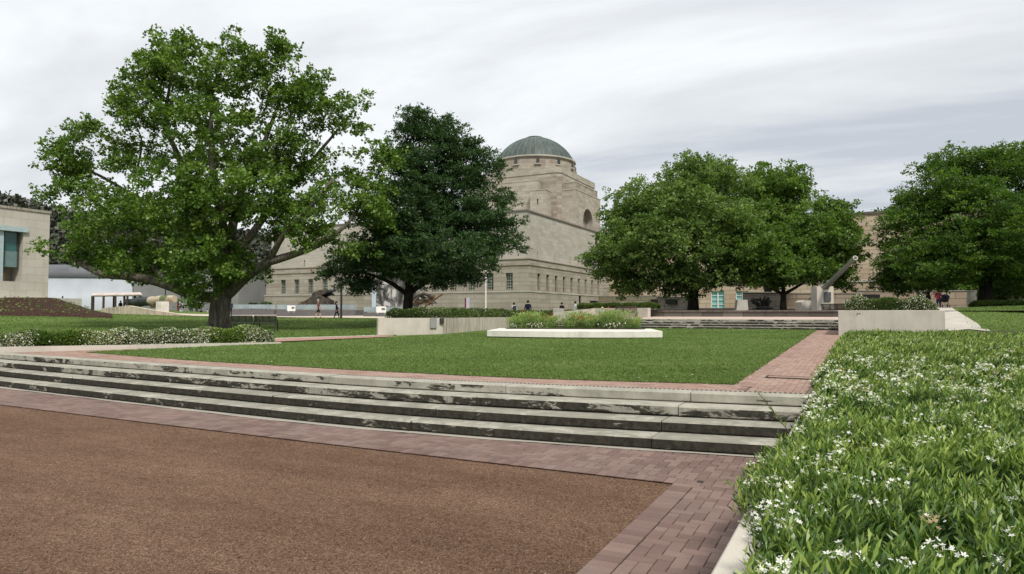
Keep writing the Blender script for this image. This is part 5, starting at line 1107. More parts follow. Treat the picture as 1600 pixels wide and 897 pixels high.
T2 = tree('dark_elm', 'dense very dark green tree with ragged pointed sprays behind the planter wall', (*XY(637, D), 1.4),
    [(637, 492, D, .40), (637, 475, D, .31), (638, 458, D, .32), (640, 448, D, .28)],
    [[(636, 460, D, .18), (610, 440, D, .14), (570, 425, D, .09), (520, 425, D, .05)], [(640, 458, D, .2), (665, 440, D, .16), (700, 420, D, .1), (770, 395, D, .06), (810, 380, D, .03)], [(640, 450, D, .24), (645, 380, D, .18), (655, 280, D, .10), (655, 190, D, .04)],
     [(640, 440, D, .16), (690, 350, D+1, .11), (720, 250, D+1, .05)], [(638, 440, D, .16), (600, 360, D-1, .11), (600, 300, D-1, .05)], [(650, 440, D, .15), (730, 360, D-1, .1), (770, 320, D-1, .04)], [(636, 445, D, .15), (640, 370, D-3, .1), (640, 320, D-3, .05)]],
    [(650, 195, 28, 28, 0, 1.6, 1.1), (700, 190, 12, 14, 0, .6, .4), (735, 215, 12, 14, 0, .6, .4), (765, 260, 12, 14, 0, .6, .4), (630, 185, 8, 12, 0, .5, .3), (785, 300, 14, 12, 0, .6, .4), (655, 175, 8, 10, 0, .4, .3), (700, 225, 45, 32, 0, 2, 1), (630, 245, 26, 40, 0, 2, .8), (670, 280, 75, 50, 0, 3.2, 1), (740, 265, 42, 36, 0, 2, .9), (640, 340, 80, 55, -1, 4, 1), (740, 335, 70, 48, 0, 3.5, 1), (600, 400, 75, 36, 0, 4, 1), (690, 395, 95, 44, -2, 4, 1), (770, 380, 40, 20, 0, 2, .6), (808, 385, 18, 8, 0, 1, .25), (795, 350, 25, 12, 0, 1, .3), (540, 420, 38, 18, 0, 2, .5), (560, 445, 35, 14, 0, 2, .4), (710, 435, 70, 20, 0, 3, .6), (650, 420, 60, 25, -2, 2.5, .5), (515, 425, 18, 9, 0, 1, .15)],
    1000, 190, .17, .55, M['leaf_elm'], M['bark_dark'], 42, D, .5, .45, .5)
D = 52
T3 = tree('rounded_plane_tree', 'big rounded mid green tree between the memorial and the naval gun', (*XY(1083, D), 2.0),
    [(1083, 488, D, .48), (1083, 472, D, .40), (1084, 455, D, .36), (1085, 440, D, .3)],
    [[(1084, 452, D, .22), (1040, 420, D, .15), (990, 390, D, .08)], [(1085, 450, D, .22), (1130, 410, D, .15), (1160, 360, D, .07)], [(1085, 440, D, .26), (1082, 350, D, .17), (1080, 280, D, .07)], [(1083, 430, D, .18), (1040, 350, D, .12), (1010, 310, D, .05)]],
    [(1085, 282, 62, 34, 0, 3.5, 1), (1130, 290, 50, 30, 1, 3, .9), (1010, 315, 52, 38, 0, 3.5, 1), (1075, 335, 85, 42, -2, 4.5, 1), (975, 360, 42, 42, 0, 3, 1), (1040, 385, 85, 45, -3, 4, 1.1), (955, 410, 42, 30, 0, 3, .8), (1130, 370, 60, 60, -1, 4, 1), (1010, 440, 55, 24, -1, 3.5, .8), (1100, 430, 60, 32, -2, 4, .9), (930, 395, 18, 18, 0, 1.5, .4), (1150, 430, 40, 22, 0, 3, .6), (1090, 260, 50, 16, 0, 2, .5)],
    700, 175, .20, .72, M['leaf_mid'], M['bark_dark'], 43, D, .7, .6)
D = 62
T3b = tree('broadleaf_tree', 'rounded green tree whose top shows behind and between the two middle trees', (*XY(1195, D), 2.2),
    [(1200, 486, D, .4), (1200, 430, D, .32), (1200, 400, D, .25)], [[(1200, 410, D, .2), (1195, 300, D, .08)], [(1200, 410, D, .18), (1240, 320, D, .06)]],
    [(1195, 300, 42, 36, 0, 3.5, 1), (1222, 290, 34, 26, 0, 3, 1), (1245, 330, 32, 34, 0, 3, 1), (1180, 350, 50, 45, 0, 4, 1), (1230, 380, 50, 45, 0, 4, 1)],
    300, 155, .23, .8, M['leaf_mid2'], M['bark_dark'], 44, D, .7, .7)
D = 48
T4 = tree('small_plane_tree', 'lower spreading tree with a forked trunk beside the naval gun', (*XY(1224, D), 2.0),
    [(1224, 488, D, .26), (1224, 470, D, .20), (1224, 458, D, .2)],
    [[(1224, 460, D, .13), (1200, 448, D, .09), (1170, 430, D, .05)], [(1224, 460, D, .13), (1250, 446, D, .09), (1285, 420, D, .05)], [(1224, 458, D, .14), (1225, 400, D, .09), (1240, 360, D, .04)]],
    [(1190, 385, 48, 32, 0, 3, 1), (1250, 370, 52, 34, 0, 3, 1), (1305, 345, 34, 28, 1, 2.2, .9), (1225, 415, 70, 30, -1, 3, 1), (1300, 390, 42, 34, 1, 2.5, .9), (1180, 430, 32, 20, 0, 2, .6), (1290, 425, 40, 20, 1, 2, .6), (1312, 415, 24, 26, 1, 2, .5), (1275, 320, 18, 12, 1, 1.5, .3), (1310, 440, 24, 12, 2, 1.5, .3)],
    440, 160, .19, .6, M['leaf_mid2'], M['bark_dark'], 45, D, .7, .55)
D = 46
T5 = tree('dark_spreading_tree', 'large dark green tree filling the right edge above the wall', (*XY(1530, D), 2.0),
    [(1540, 480, D, .45), (1540, 440, D, .38), (1540, 410, D, .3)],
    [[(1540, 430, D, .2), (1470, 390, D, .14), (1400, 370, D, .06)], [(1540, 420, D, .24), (1545, 330, D, .15), (1540, 260, D, .06)], [(1540, 430, D, .2), (1600, 380, D, .13), (1650, 330, D, .06)]],
    [(1418, 362, 34, 38, 0, 3, .9), (1435, 325, 42, 32, 1, 3, .9), (1480, 300, 55, 40, 0, 3.5, 1), (1500, 250, 46, 22, 1, 2.5, .6), (1460, 262, 26, 12, 1, 1.5, .25), (1560, 270, 70, 38, 0, 4, 1), (1450, 405, 66, 36, -1, 4, 1), (1530, 350, 80, 55, -2, 5, 1.1), (1440, 442, 60, 14, 0, 3, .6), (1385, 405, 16, 24, 0, 2, .3), (1620, 300, 60, 60, 0, 4, 1), (1510, 420, 80, 28, -1, 4, 1), (1610, 400, 80, 50, -2, 5, 1.1), (1415, 432, 42, 18, 0, 3, .6), (1590, 238, 34, 14, 1, 2, .35), (1680, 350, 60, 80, 0, 4, .8), (1382, 425, 14, 18, 0, 2, .2)],
    900, 190, .19, .70, M['leaf_right'], M['bark_dark'], 46, D, .5, .4)
# bush masses under the right tree
def bush(label, px, py, d, rx, ry, n, lsz, mat, seed, group=None, dr=None):
    r = np.random.default_rng(seed); c = W(px, py, d); t = thing('shrub', label, 'shrub', (c[0], c[1], c[2]-ry*d/F), group); a = rx*d/F; b = ry*d/F; dr = dr or a
    m = max(10, n//40); sub = unit(r.normal(size=(m, 3)))*(r.random((m, 1))**.3); k = r.integers(0, m, n); p = sub[k]*.85+r.normal(0, .11, (n, 3)); p = c+p[:, :1]*RT*a+p[:, 1:2]*HF*dr+p[:, 2:3]*np.array([0, 0, 1])*b
    quads('foliage', leaves(p, r.normal(size=(n, 3))+np.array([0, 0, .3]), lsz*(.6+.7*r.random(n)), .5, r, .6), mat, np.clip(.4+.2*(r.random(m)[k]-.5)+.15*r.normal(size=n), 0, 1), t)
    q = MB()
    for i in range(6): s_ = c+RT*r.normal(0, .3)*a; q.tube([(c[0], c[1], c[2]-b), tuple(s_)], [.05, .02], 5)
    q.build('stems', M['bark_dark'], t)
bush('dark shrub under the big tree at the right edge', 1590, 445, 48, 45, 28, 7000, .14, M['leaf_right'], 51)
bush('dark shrub in deep shade left of the stone pillar', 1470, 450, 62, 60, 24, 7000, .16, M['leaf_right'], 52, dr=1.5) if False else None
bush('bright tufted shrub right of the stone pillar', 1558, 460, 47, 26, 12, 3500, .12, M['leaf_hedge'], 53)
bush('rounded dark shrub beside the memorial left corner', 396, 478, 88, 9, 6, 1200, .2, M['leaf_elm'], 54); bush('second rounded dark shrub against the memorial left corner', 415, 478, 88, 10, 7, 1200, .2, M['leaf_elm'], 55)
box_hedge('low_hedge', 'low green border hedge along the right path below the dark tree', [XY(1520, 46), XY(1570, 44), XY(1660, 42)], 1.6, .42, 2.0, 9000, 56, 0, .1, mat='leaf_hedge')
# trees beyond, closing the gaps at the right
T6 = tree('background_tree', 'dark background tree seen under the right hand tree, behind the sandstone wall', (*XY(1480, 72), 2.4), [(1480, 486, 72, .4), (1480, 440, 72, .3)], [[(1480, 450, 72, .2), (1470, 400, 72, .06)]],
    [(1450, 425, 45, 35, 0, 4, 1), (1530, 430, 60, 35, 0, 4, 1), (1600, 420, 60, 45, 0, 4, 1)], 260, 200, .28, 1.0, M['leaf_right'], M['bark_dark'], 57, 72, .6)

# ---------------------------------------------------------------- benches
def bench(label, loc, rz, L=1.5, group=None, mat='black_metal'):
    t = thing('park_bench', label, 'bench', loc, group, local=True, rz=rz)
    q = MB()
    for k in range(5): q.box(-L/2, -.22+k*.095, .42, L/2, -.15+k*.095, .45)
    q.build('seat', M[mat], t); q = MB()
    n = 26
    for z_ in (.52, .86): q.beam((-L/2, .27+(z_-.45)*.25, z_), (L/2, .27+(z_-.45)*.25, z_), .035, .045)
    for k in range(n+1): x = -L/2+L*k/n; w_ = .045 if k % 8 == 0 else .03; q.beam((x, .285, .5), (x, .375, .88), w_, .02, (0, 1, 0))
    q.box(-L/2, .29, .56, L/2, .30, .57); q.build('backrest', M[mat], t)
    for s_ in (-1, 1):
        x = s_*(L/2-.1); q = MB(); q.beam((x, -.2, .42), (x, -.22, 0), .05, .05, (0, 1, 0)); q.beam((x, .22, .42), (x, .28, 0), .05, .05, (0, 1, 0)); q.beam((x, -.22, .42), (x, .25, .42), .05, .05); q.build('leg', M[mat], t)
        q = MB(); q.beam((x, -.22, .65), (x, .3, .65), .05, .03); q.beam((x, -.2, .42), (x, -.2, .65), .04, .04, (0, 1, 0)); q.build('armrest', M[mat], t)
    return t
def gl(px, d, dz=0): x, y = XY(px, d); return (x, y, zg(x, y)+dz)
b1 = bench('left one of two black slatted benches on the grass behind the flowering hedge', gl(381, 37), YAW+math.pi, 1.2, 'black benches beside the big tree')
b1.location.z = zg(*XY(381, 37)); b2 = dup(b1, (*XY(418, 37.3), zg(*XY(418, 37.3))), YAW+math.pi, 'right one of two black slatted benches on the grass behind the flowering hedge')
bench('dark wooden bench seen from its side next to the concrete planter', (*XY(1307, 39.5), ZT), YAW+math.pi/2+.5, 1.5, mat='wood_dark')
bench('dark wooden bench beside the low stone wall, right of the flower bed', (*XY(980, 41), ZT-.15), YAW+math.pi-.4, 1.3, mat='wood_dark')
bench('dark bench half hidden behind the thin hedge, at the left end of the stone wall', (*XY(1030, 46), 1.75), YAW+math.pi/2+.2, 1.2, mat='wood_dark')

# ---------------------------------------------------------------- naval gun
def naval_gun():
    A = W(1269, 469, 43); B = W(1336.5, 403, 36.5); t = thing('naval_gun', 'long grey green naval gun barrel pointing up to the right', 'gun', (A[0], A[1], ZT+.5)); v = B-A; L = np.linalg.norm(v)
    q = MB(); q.tube([A-v*.03, A+v*.10, A+v*.101, A+v*.30, A+v*.302, A+v*.46, A+v*.462, A+v*.85, A+v*.96, A+v*.965, B], [.21, .22, .205, .195, .18, .17, .15, .125, .12, .13, .135], 24); q.build('barrel', M['gun_green'], t, smooth=False)
    n = unit(v); q = MB(); q.tube([B+n*.002, B+n*.012], [.13, .128], 24); q.build('muzzle_face', M['concrete'], t); q = MB(); q.tube([B+n*.013, B+n*.02], [.085, .083], 20); q.build('bore', M['black_metal'], t)
    q = MB(); q.tube([A-v*.075, A-v*.03], [.14, .22], 16); q.build('breech', M['gun_dark'], t)
    zb = ZT+.5; p = XY(1290, 40.45); m = thing('gun_mount', 'white concrete pier with a grey plaque that props up the naval gun', 'mount', (p[0], p[1], zb)); zt_ = W(1290, 448, 41)[2]
    w2 = .50; ang = YAW; rx, ry = math.cos(ang), math.sin(ang)
    prof = [(-w2, -.2), (w2, -.2), (w2, zt_-zb), (.30, zt_-zb)]+[(.28*math.cos(a), zt_-zb+.02-.24*math.sin(a)) for a in np.linspace(.1, math.pi-.1, 9)]+[(-.30, zt_-zb), (-w2, zt_-zb)]
    MB().extr(prof, (p[0], p[1], zb), (rx, ry, 0), (0, 0, 1), (-ry*.8, rx*.8, 0)).build('pier', M['concrete_warm_plain'], m)
    plate(m, 'plaque', 1287.5, 1298, 456.5, 471, 40.42, 40.42, M['plaque'], .04)
    z2 = W(1265, 469, 42)[2]; p2 = XY(1266, 42)
    MB().extr([(-.5, -.3), (.45, -.3), (.45, z2-zb), (.25, z2-zb+.0), (.1, z2-zb-.2), (-.15, z2-zb-.2), (-.3, z2-zb), (-.5, z2-zb-.12)], (p2[0], p2[1], zb), (rx, ry, 0), (0, 0, 1), (-ry*1.1, rx*1.1, 0)).build('rear_block', M['concrete_warm_plain'], m)
    q = MB(); c = XY(1276, 42); q.prism([XY(1250, 42.6), XY(1305, 41.0), XY(1307, 43.6), XY(1252, 45)], zb-.6, zb-.05); q.build('base_slab', M['concrete'], m)
naval_gun()
# memorial stone and sculpture
t = thing('memorial_stone', 'pale sloping memorial stone block between the teal door and the sculpture', 'stone', (*XY(1160, 46), ZT+.45)); p = XY(1160, 46); zt_ = W(1160, 468.5, 46)[2]; z0 = ZT+.42
rx, ry = math.cos(YAW), math.sin(YAW)
MB().extr([(-.42, 0), (.42, 0), (.36, zt_-z0), (-.30, zt_-z0)], (p[0], p[1], z0), (rx, ry, 0), (0, 0, 1), (-ry*.5, rx*.5, 0)).build('block', M['concrete'], t)
MB().box(p[0]-.5, p[1]-.3, z0-.1, p[0]+.55, p[1]+.6, z0+.0).build('footing', M['concrete_white'], t)
def sculpture():
    r = random.Random(9); p = W(1192, 482, 54); t = thing('bronze_sculpture', 'dark bronze sculpture of leaning spiky figures in front of the dark wall', 'sculpture', p); q = MB()
    for k in range(16):
        a = r.uniform(-1, 1); b = np.array(p)+RT*a*.35; e_ = np.array(p)+RT*(a*1.0+r.uniform(-.2, .2))+np.array([0, 0, r.uniform(.5, 1.15)*(1.1-abs(a)*.5)]); m = (b+e_)/2+np.array([0, 0, .15]); q.tube([b, m, e_], [.10, .12, .05], 6); q.lathe(tuple(e_), [(.02, -.08), (.09, 0), (.03, .1)], 6)
    for k in range(6): a = r.uniform(-.6, .6); b = np.array(p)+RT*a+np.array([0, 0, .6]); e_ = b+RT*r.choice((-1, 1))*.6+np.array([0, 0, r.uniform(-.1, .3)]); q.tube([b, e_], [.05, .03], 5)
    q.build('figures', M['bronze'], t); MB().lathe(tuple(p), [(.9, -.3), (.85, .05), (.5, .16)], 12).build('base', M['bronze'], t)
sculpture()

# ---------------------------------------------------------------- wreck on plinth, panels, mural, carriage
def plinth(label, px0, px1, pyt, pyb, d0, d1, dep, fence=True):
    a = W(px0, pyt, d0); b = W(px1, pyt, d1); zb = W(px0, pyb, d0)[2]; t = thing('granite_plinth', label, 'plinth', ((a[0]+b[0])/2, (a[1]+b[1])/2, zb), 'granite plinths in front of the memorial')
    tg = unit((b-a)[:2]); nm = np.array([-tg[1], tg[0]])*dep; A_, B_ = a[:2], b[:2]
    MB().prism([tuple(A_), tuple(B_), tuple(B_+nm), tuple(A_+nm)], zb-.5, a[2]).build('block', M['granite'], t)
    if fence:
        q = MB(); L = np.linalg.norm(B_-A_); n = int(L/.42); g_ = MB()
        for k in range(n+1): p = A_+tg*L*k/n+nm*.06; q.box(p[0]-.02, p[1]-.02, a[2]-.05, p[0]+.02, p[1]+.02, a[2]+.62)
        q.build('posts', M['zinc'], t); P0, P1 = A_+nm*.05, B_+nm*.05; u = unit(P1-P0)
        g_.extr([(0, .08), (L, .08), (L, .58), (0, .58)], (P0[0], P0[1], a[2]), (u[0], u[1], 0), (0, 0, 1), (-u[1]*.015, u[0]*.015, 0)); g_.build('glass_panel', M['panel_glass'], t)
    return t
plinth('long dark granite plinth with glass panels under the wrecked vehicle', 432, 555, 484.5, 493, 72, 72, 6)
plinth('dark granite plinth with upright glass panels left of the wrecked vehicle', 355, 428, 483.5, 490.5, 80, 80, 4)
plinth('dark granite plinth in front of the black and white mural', 568, 655, 488.5, 496.5, 68, 68, 5)
def wreck():
    d = 75; p = W(487, 482, d); t = thing('wrecked_vehicle', 'rusty dark wreck of an armoured vehicle with a twisted gun on a granite plinth', 'wreck', p); u = tuple(RT); k = d/F; P = lambda x, y: ((x-487)*k, (482-y)*k)
    dv = tuple(HF*2.6)
    MB().extr([P(*a) for a in [(461, 477.5), (513, 477.5), (512.5, 469), (505, 465), (497, 460), (487, 463), (479, 468), (470, 474)]][::-1], tuple(p), u, (0, 0, 1), dv).build('hull', M['rust'], t)
    MB().extr([P(*a) for a in [(463, 482.5), (510, 482.5), (512, 477.6), (464, 477.6)]][::-1], tuple(np.array(p)+HF*.3), u, (0, 0, 1), tuple(HF*2.0)).build('running_gear', M['gun_dark'], t)
    MB().extr([P(*a) for a in [(484, 463), (486, 457), (496, 453), (509, 452), (507, 458), (500, 461), (503, 466), (498, 467), (494, 462)]][::-1], tuple(np.array(p)+HF*.5), u, (0, 0, 1), tuple(HF*1.5)).build('turret', M['rust'], t)
    f = lambda x, y, o: np.array(p)+RT*((x-487)*k)+np.array([0, 0, (482-y)*k])+HF*o
    q = MB(); q.tube([f(500, 458, 1), f(510, 455, .8), f(522, 453.5, .6)], [.3, .22, .13], 10); q.tube([f(503, 462, 1.3), f(515, 458.5, 1), f(519, 461, .8)], [.18, .16, .1], 8); q.build('gun_barrel', M['gun_dark'], t)
    q = MB(); q.tube([f(468, 475, .2), f(462, 476.5, 0), f(459, 476, 0)], [.06, .05, .04], 6)
    q.tube([f(468, 472.5, .2), f(475, 471.5, 0), f(481, 468, 0)], [.05]*3, 6)
    for a in range(5): q.tube([f(466+a*3, 475.5, .1), f(466+a*3, 472, .1)], [.04, .04], 5)
    q.build('broken_rail', M['rust_brown'], t); q = MB()
    for a in range(7): c = f(467+a*7, 480, .25); q.tube([c-HF*.1, c+HF*.25], [.23, .23], 12)
    q.build('wheels', M['rust'], t)
wreck()
def info(label, px0, px1, py0, py1, d):
    t = thing('information_panel', label, 'sign', W((px0+px1)/2, py1+5, d), 'white information panels on the plinths'); plate(t, 'board', px0, px1, py0, py1, d, d, M['white_paint'], .04)
    m = (px0*.3+px1*.7); w_ = (px1-px0)*.17; c = W(m, (py0*.62+py1*.38), d-.12); k = d/F
    MB().extr([(-w_*k, -.9*k), (w_*k, -.9*k), (w_*1.1*k, .2*k), (w_*.4*k, .9*k), (-w_*.7*k, .8*k), (-w_*1.1*k, 0)], tuple(c), tuple(RT), (0, 0, 1), tuple(HF*.03)).build('vehicle_pictogram', M['black_metal'], t)
    q = MB(); a = W(px0+2, py1, d+.05); b = W(px1-2, py1, d+.05)
    for p in (a, b): q.box(p[0]-.04, p[1]-.04, p[2]-.15, p[0]+.04, p[1]+.04, p[2]+.3)
    q.build('posts', M['zinc'], t)
info('white information panel with a small vehicle symbol, in front of the wrecked vehicle', 449, 461.5, 477.3, 486, 71); info('white information panel with a small vehicle symbol, in front of the mural', 588, 603.5, 478.8, 488.5, 67)
t = thing('mural_board', 'large black and white photographic mural board behind the dark tree trunk', 'billboard', W(620, 486, 71)); plate(t, 'print', 588.5, 655, 430, 481, 71, 71, M['photo'], .1); plate(t, 'side_panel', 581.5, 588, 447, 487, 71, 71, plain('pale_blue', (.42, .50, .56), .5), .12)
def carriage():
    d = 62; t = thing('wrecked_gun_carriage', 'tangled brown remains of a wheeled gun carriage right of the dark tree trunk', 'wreck', W(660, 484, d)); f = lambda x, y, o=0: W(x, y, d+o)
    for x, o in ((657, 0), (645, 1.6)):
        c = f(x, 474, o); q = MB(); n = 20; r_ = .62; P = [c+RT*r_*math.cos(a)*.8+HF*r_*.6*math.cos(a)+np.array([0, 0, r_*math.sin(a)]) for a in np.linspace(0, 2*math.pi, n)]; q.tube(P, .06, 6, False)
        for k in range(0, n-1, 2): q.tube([c, P[k]], .03, 4)
        q.build('wheel', M['wood_dark'], t)
    rr_ = random.Random(3); q = MB(); q.tube([f(640, 473), f(668, 471), f(680, 462)], [.12, .12, .08], 6); q.tube([f(664, 478), f(692, 459)], [.12, .08], 6); q.build('trail', M['rust_brown'], t)
    q = MB()
    for k in range(16): a = f(rr_.uniform(646, 680), rr_.uniform(462, 478), rr_.uniform(-.3, .6)); b = f(rr_.uniform(646, 684), rr_.uniform(455, 476), rr_.uniform(-.3, .6)); q.tube([a, b], .05, 5)
    q.build('twisted_bars', M['rust'], t)
    q = MB(); q.tube([f(648, 464), f(662, 459), f(672, 462), f(676, 470)], [.18, .16, .14, .1], 8); q.build('shield', M['rust'], t)
carriage()
def pole(name, label, cat, px, pyt, pyb, d, r_, mat, top=None):
    a = W(px, pyb, d); z = W(px, pyt, d)[2]; t = thing(name, label, cat, a); MB().tube([a-np.array([0, 0, .4]), (a[0], a[1], z)], [r_, r_*.8], 10).build('pole', mat, t)
    if top: top(t, (a[0], a[1], z))
    return t
pole('flagpole', 'thin white flagpole standing in front of the memorial corner', 'flagpole', 759, 425, 486, 56, .07, M['white_paint'], lambda t, p: MB().lathe(p, [(.02, 0), (.09, .06), (.02, .14)], 10).build('finial', M['white_paint'], t))
pole('lamp_post', 'slim black lamp post rising into the dark tree beside the walking woman', 'lamp post', 533, 446, 498, 60, .10, M['black_metal'], lambda t, p: MB().lathe(p, [(.12, 0), (.3, .12), (.26, .25), (.05, .32)], 12).build('lantern', M['black_metal'], t))
pole('street_lamp', 'distant black street lamp with a flat T shaped head behind the low limb', 'lamp post', 258, 437, 478, 95, .09, M['black_metal'], lambda t, p: MB().lathe(p, [(.1, -.05), (.5, .0), (.5, .1), (.1, .16)], 12).build('head', M['black_metal'], t))
for k, px in enumerate((97.5, 114, 131)):
    lab = ['leftmost', 'middle', 'rightmost'][k]+' of three dark bollards before the curved pale metal wall'
    if k == 0: bo = pole('bollard', lab, 'bollard', px, 463.5, 477, 98, .12, M['black_metal'], lambda t, p: MB().lathe(p, [(.1, 0), (.1, .06), (.02, .1)], 10).build('cap', M['black_metal'], t)); bo['group'] = 'bollards by the metal clad building'
    else: a0_ = W(97.5, 477, 98); a1_ = W(px, 477.3, 98); c = dup(bo, tuple(a1_), None, lab)
# banner sign
t = thing('banner_sign', 'narrow maroon and pale lilac banner sign right of the dark tree', 'sign', W(728, 487, 58)); plate(t, 'maroon_edge', 726.2, 728.4, 465.5, 484, 58, 58, M['maroon'], .06); plate(t, 'lilac_panel', 728.5, 733.5, 465, 484, 58.03, 58.03, M['purple'], .05)
t = thing('banner_sign', 'distant maroon and pale lilac banner sign left of the two dark figures', 'sign', W(280, 489, 92)); plate(t, 'maroon_edge', 277, 280, 472, 486, 92, 92, M['maroon'], .06); plate(t, 'lilac_panel', 280.2, 285, 471, 487, 92.03, 92.03, M['purple'], .05)
t = thing('litter_bin', 'dark upright litter bin at the foot of the memorial side wall', 'bin', W(928, 485, 66)); a = W(928, 485, 66); MB().box(a[0]-.3, a[1]-.3, a[2]-.2, a[0]+.3, a[1]+.3, a[2]+.85, .04).build('body', M['black_metal'], t); MB().box(a[0]-.34, a[1]-.34, a[2]+.851, a[0]+.34, a[1]+.34, a[2]+.95, .03).build('lid', M['black_metal'], t)
t = thing('plinth_block', 'small pale stone block on the hedge bank behind the flower bed', 'block', W(873, 490, 46)); a = W(873, 484, 46); MB().box(a[0]-.35, a[1]-.2, a[2]-.6, a[0]+.35, a[1]+.2, a[2]+.08, .02).build('block', M['concrete'], t)
# shelter and the camouflaged gun
def shelter():
    d = 84; t = thing('open_shelter', 'long open shelter with a rusty pink roof on dark posts', 'shelter', W(185, 488, d)); zt_ = W(180, 462.5, d)[2]; zr = W(180, 458.5, d)[2]
    a, b = XY(142, d+1), XY(222, d-3); c, e_ = XY(144, d+4), XY(214, d+1)
    A_, B_, C_, E_ = (*a, zt_), (*b, zt_), (*c, zt_), (*e_, zt_); ra = ((a[0]+c[0])/2, (a[1]+c[1])/2, zr); rb = ((b[0]+e_[0])/2, (b[1]+e_[1])/2, zr)
    q = MB(); up_ = (0, 0, .12)
    for quad in ((A_, B_, rb, ra), (C_, E_, rb, ra)): v = [Vector(p) for p in quad]; q.add([*v, *[p+Vector(up_) for p in v]], [(0, 1, 2, 3), (7, 6, 5, 4), (0, 4, 5, 1), (1, 5, 6, 2), (2, 6, 7, 3), (3, 7, 4, 0)])
    q.build('roof', M['roof_rust'], t); MB().add([B_, E_, rb], [(0, 1, 2)]).build('gable', M['black_metal'], t)
    for k in range(5):
        f = k/4
        for p, s_ in ((a, b), (c, e_)): x, y = p[0]+(s_[0]-p[0])*(.02+f*.93), p[1]+(s_[1]-p[1])*(.02+f*.93); MB().box(x-.09, y-.09, zt_-2.6, x+.09, y+.09, zt_).build('post', M['wood_dark'], t)
shelter()
def biggun():
    d = 80; t = thing('railway_gun', 'huge black and camouflage painted gun barrel lying on pale piers', 'gun', W(235, 490, d)); f = lambda x, y, o=0: W(x, y, d+o)
    MB().tube([f(198, 472, 3), f(212, 472.5, 2), f(212.2, 472.5, 2), f(222, 471, 1.4), f(222.2, 471, 1.4), f(235, 470.5, .6)], [.38, .42, .55, .62, .58, .56], 20).build('breech', M['gun_dark'], t, smooth=False)
    MB().tube([f(235.1, 470.5, .6), f(250, 468.5, 0), f(262, 467.3, -.6), f(273, 467, -1)], [.54, .50, .44, .40], 20).build('barrel', M['camo'], t)
    MB().tube([f(238, 477, .6), f(248, 478, .2)], [.35, .2], 12).build('cradle', M['camo'], t)
    q = MB()
    for px in (203, 212): q.tube([f(px, 476, 3), f(px, 479, 3)], [.4, .4], 8)
    q.build('breech_gear', M['gun_dark'], t)
    m = thing('gun_pier', 'pale concrete pier under the camouflaged barrel, nearer the breech', 'pier', f(254, 488, -1), 'piers under the camouflaged gun'); p = f(254, 470, -1.3); b = f(254, 488, -1.3); MB().box(p[0]-.5, p[1]-.5, b[2]-.3, p[0]+.5, p[1]+.5, p[2]-.1, .02).build('pier', M['concrete_white'], m)
    c = dup(m, None, None, 'pale concrete pier under the camouflaged barrel, nearer the muzzle'); w2_ = f(273, 488, -1.6)-f(254, 488, -1.3); c.location = tuple(np.array(m.location)+w2_*np.array([1, 1, 0]))
shelter_wall = wall_poly('ramp_wall', 'long pale stained ramp wall in front of the shelter and the camouflaged gun', [XY(158, 77), XY(200, 76), XY(240, 75), XY(292, 72)], [W(158, 482, 77)[2], W(205, 477.5, 76)[2], W(240, 485, 75)[2], W(292, 492.5, 72)[2]], .5, .6, concrete('ramp', (.50, .44, .35), .9))
biggun()

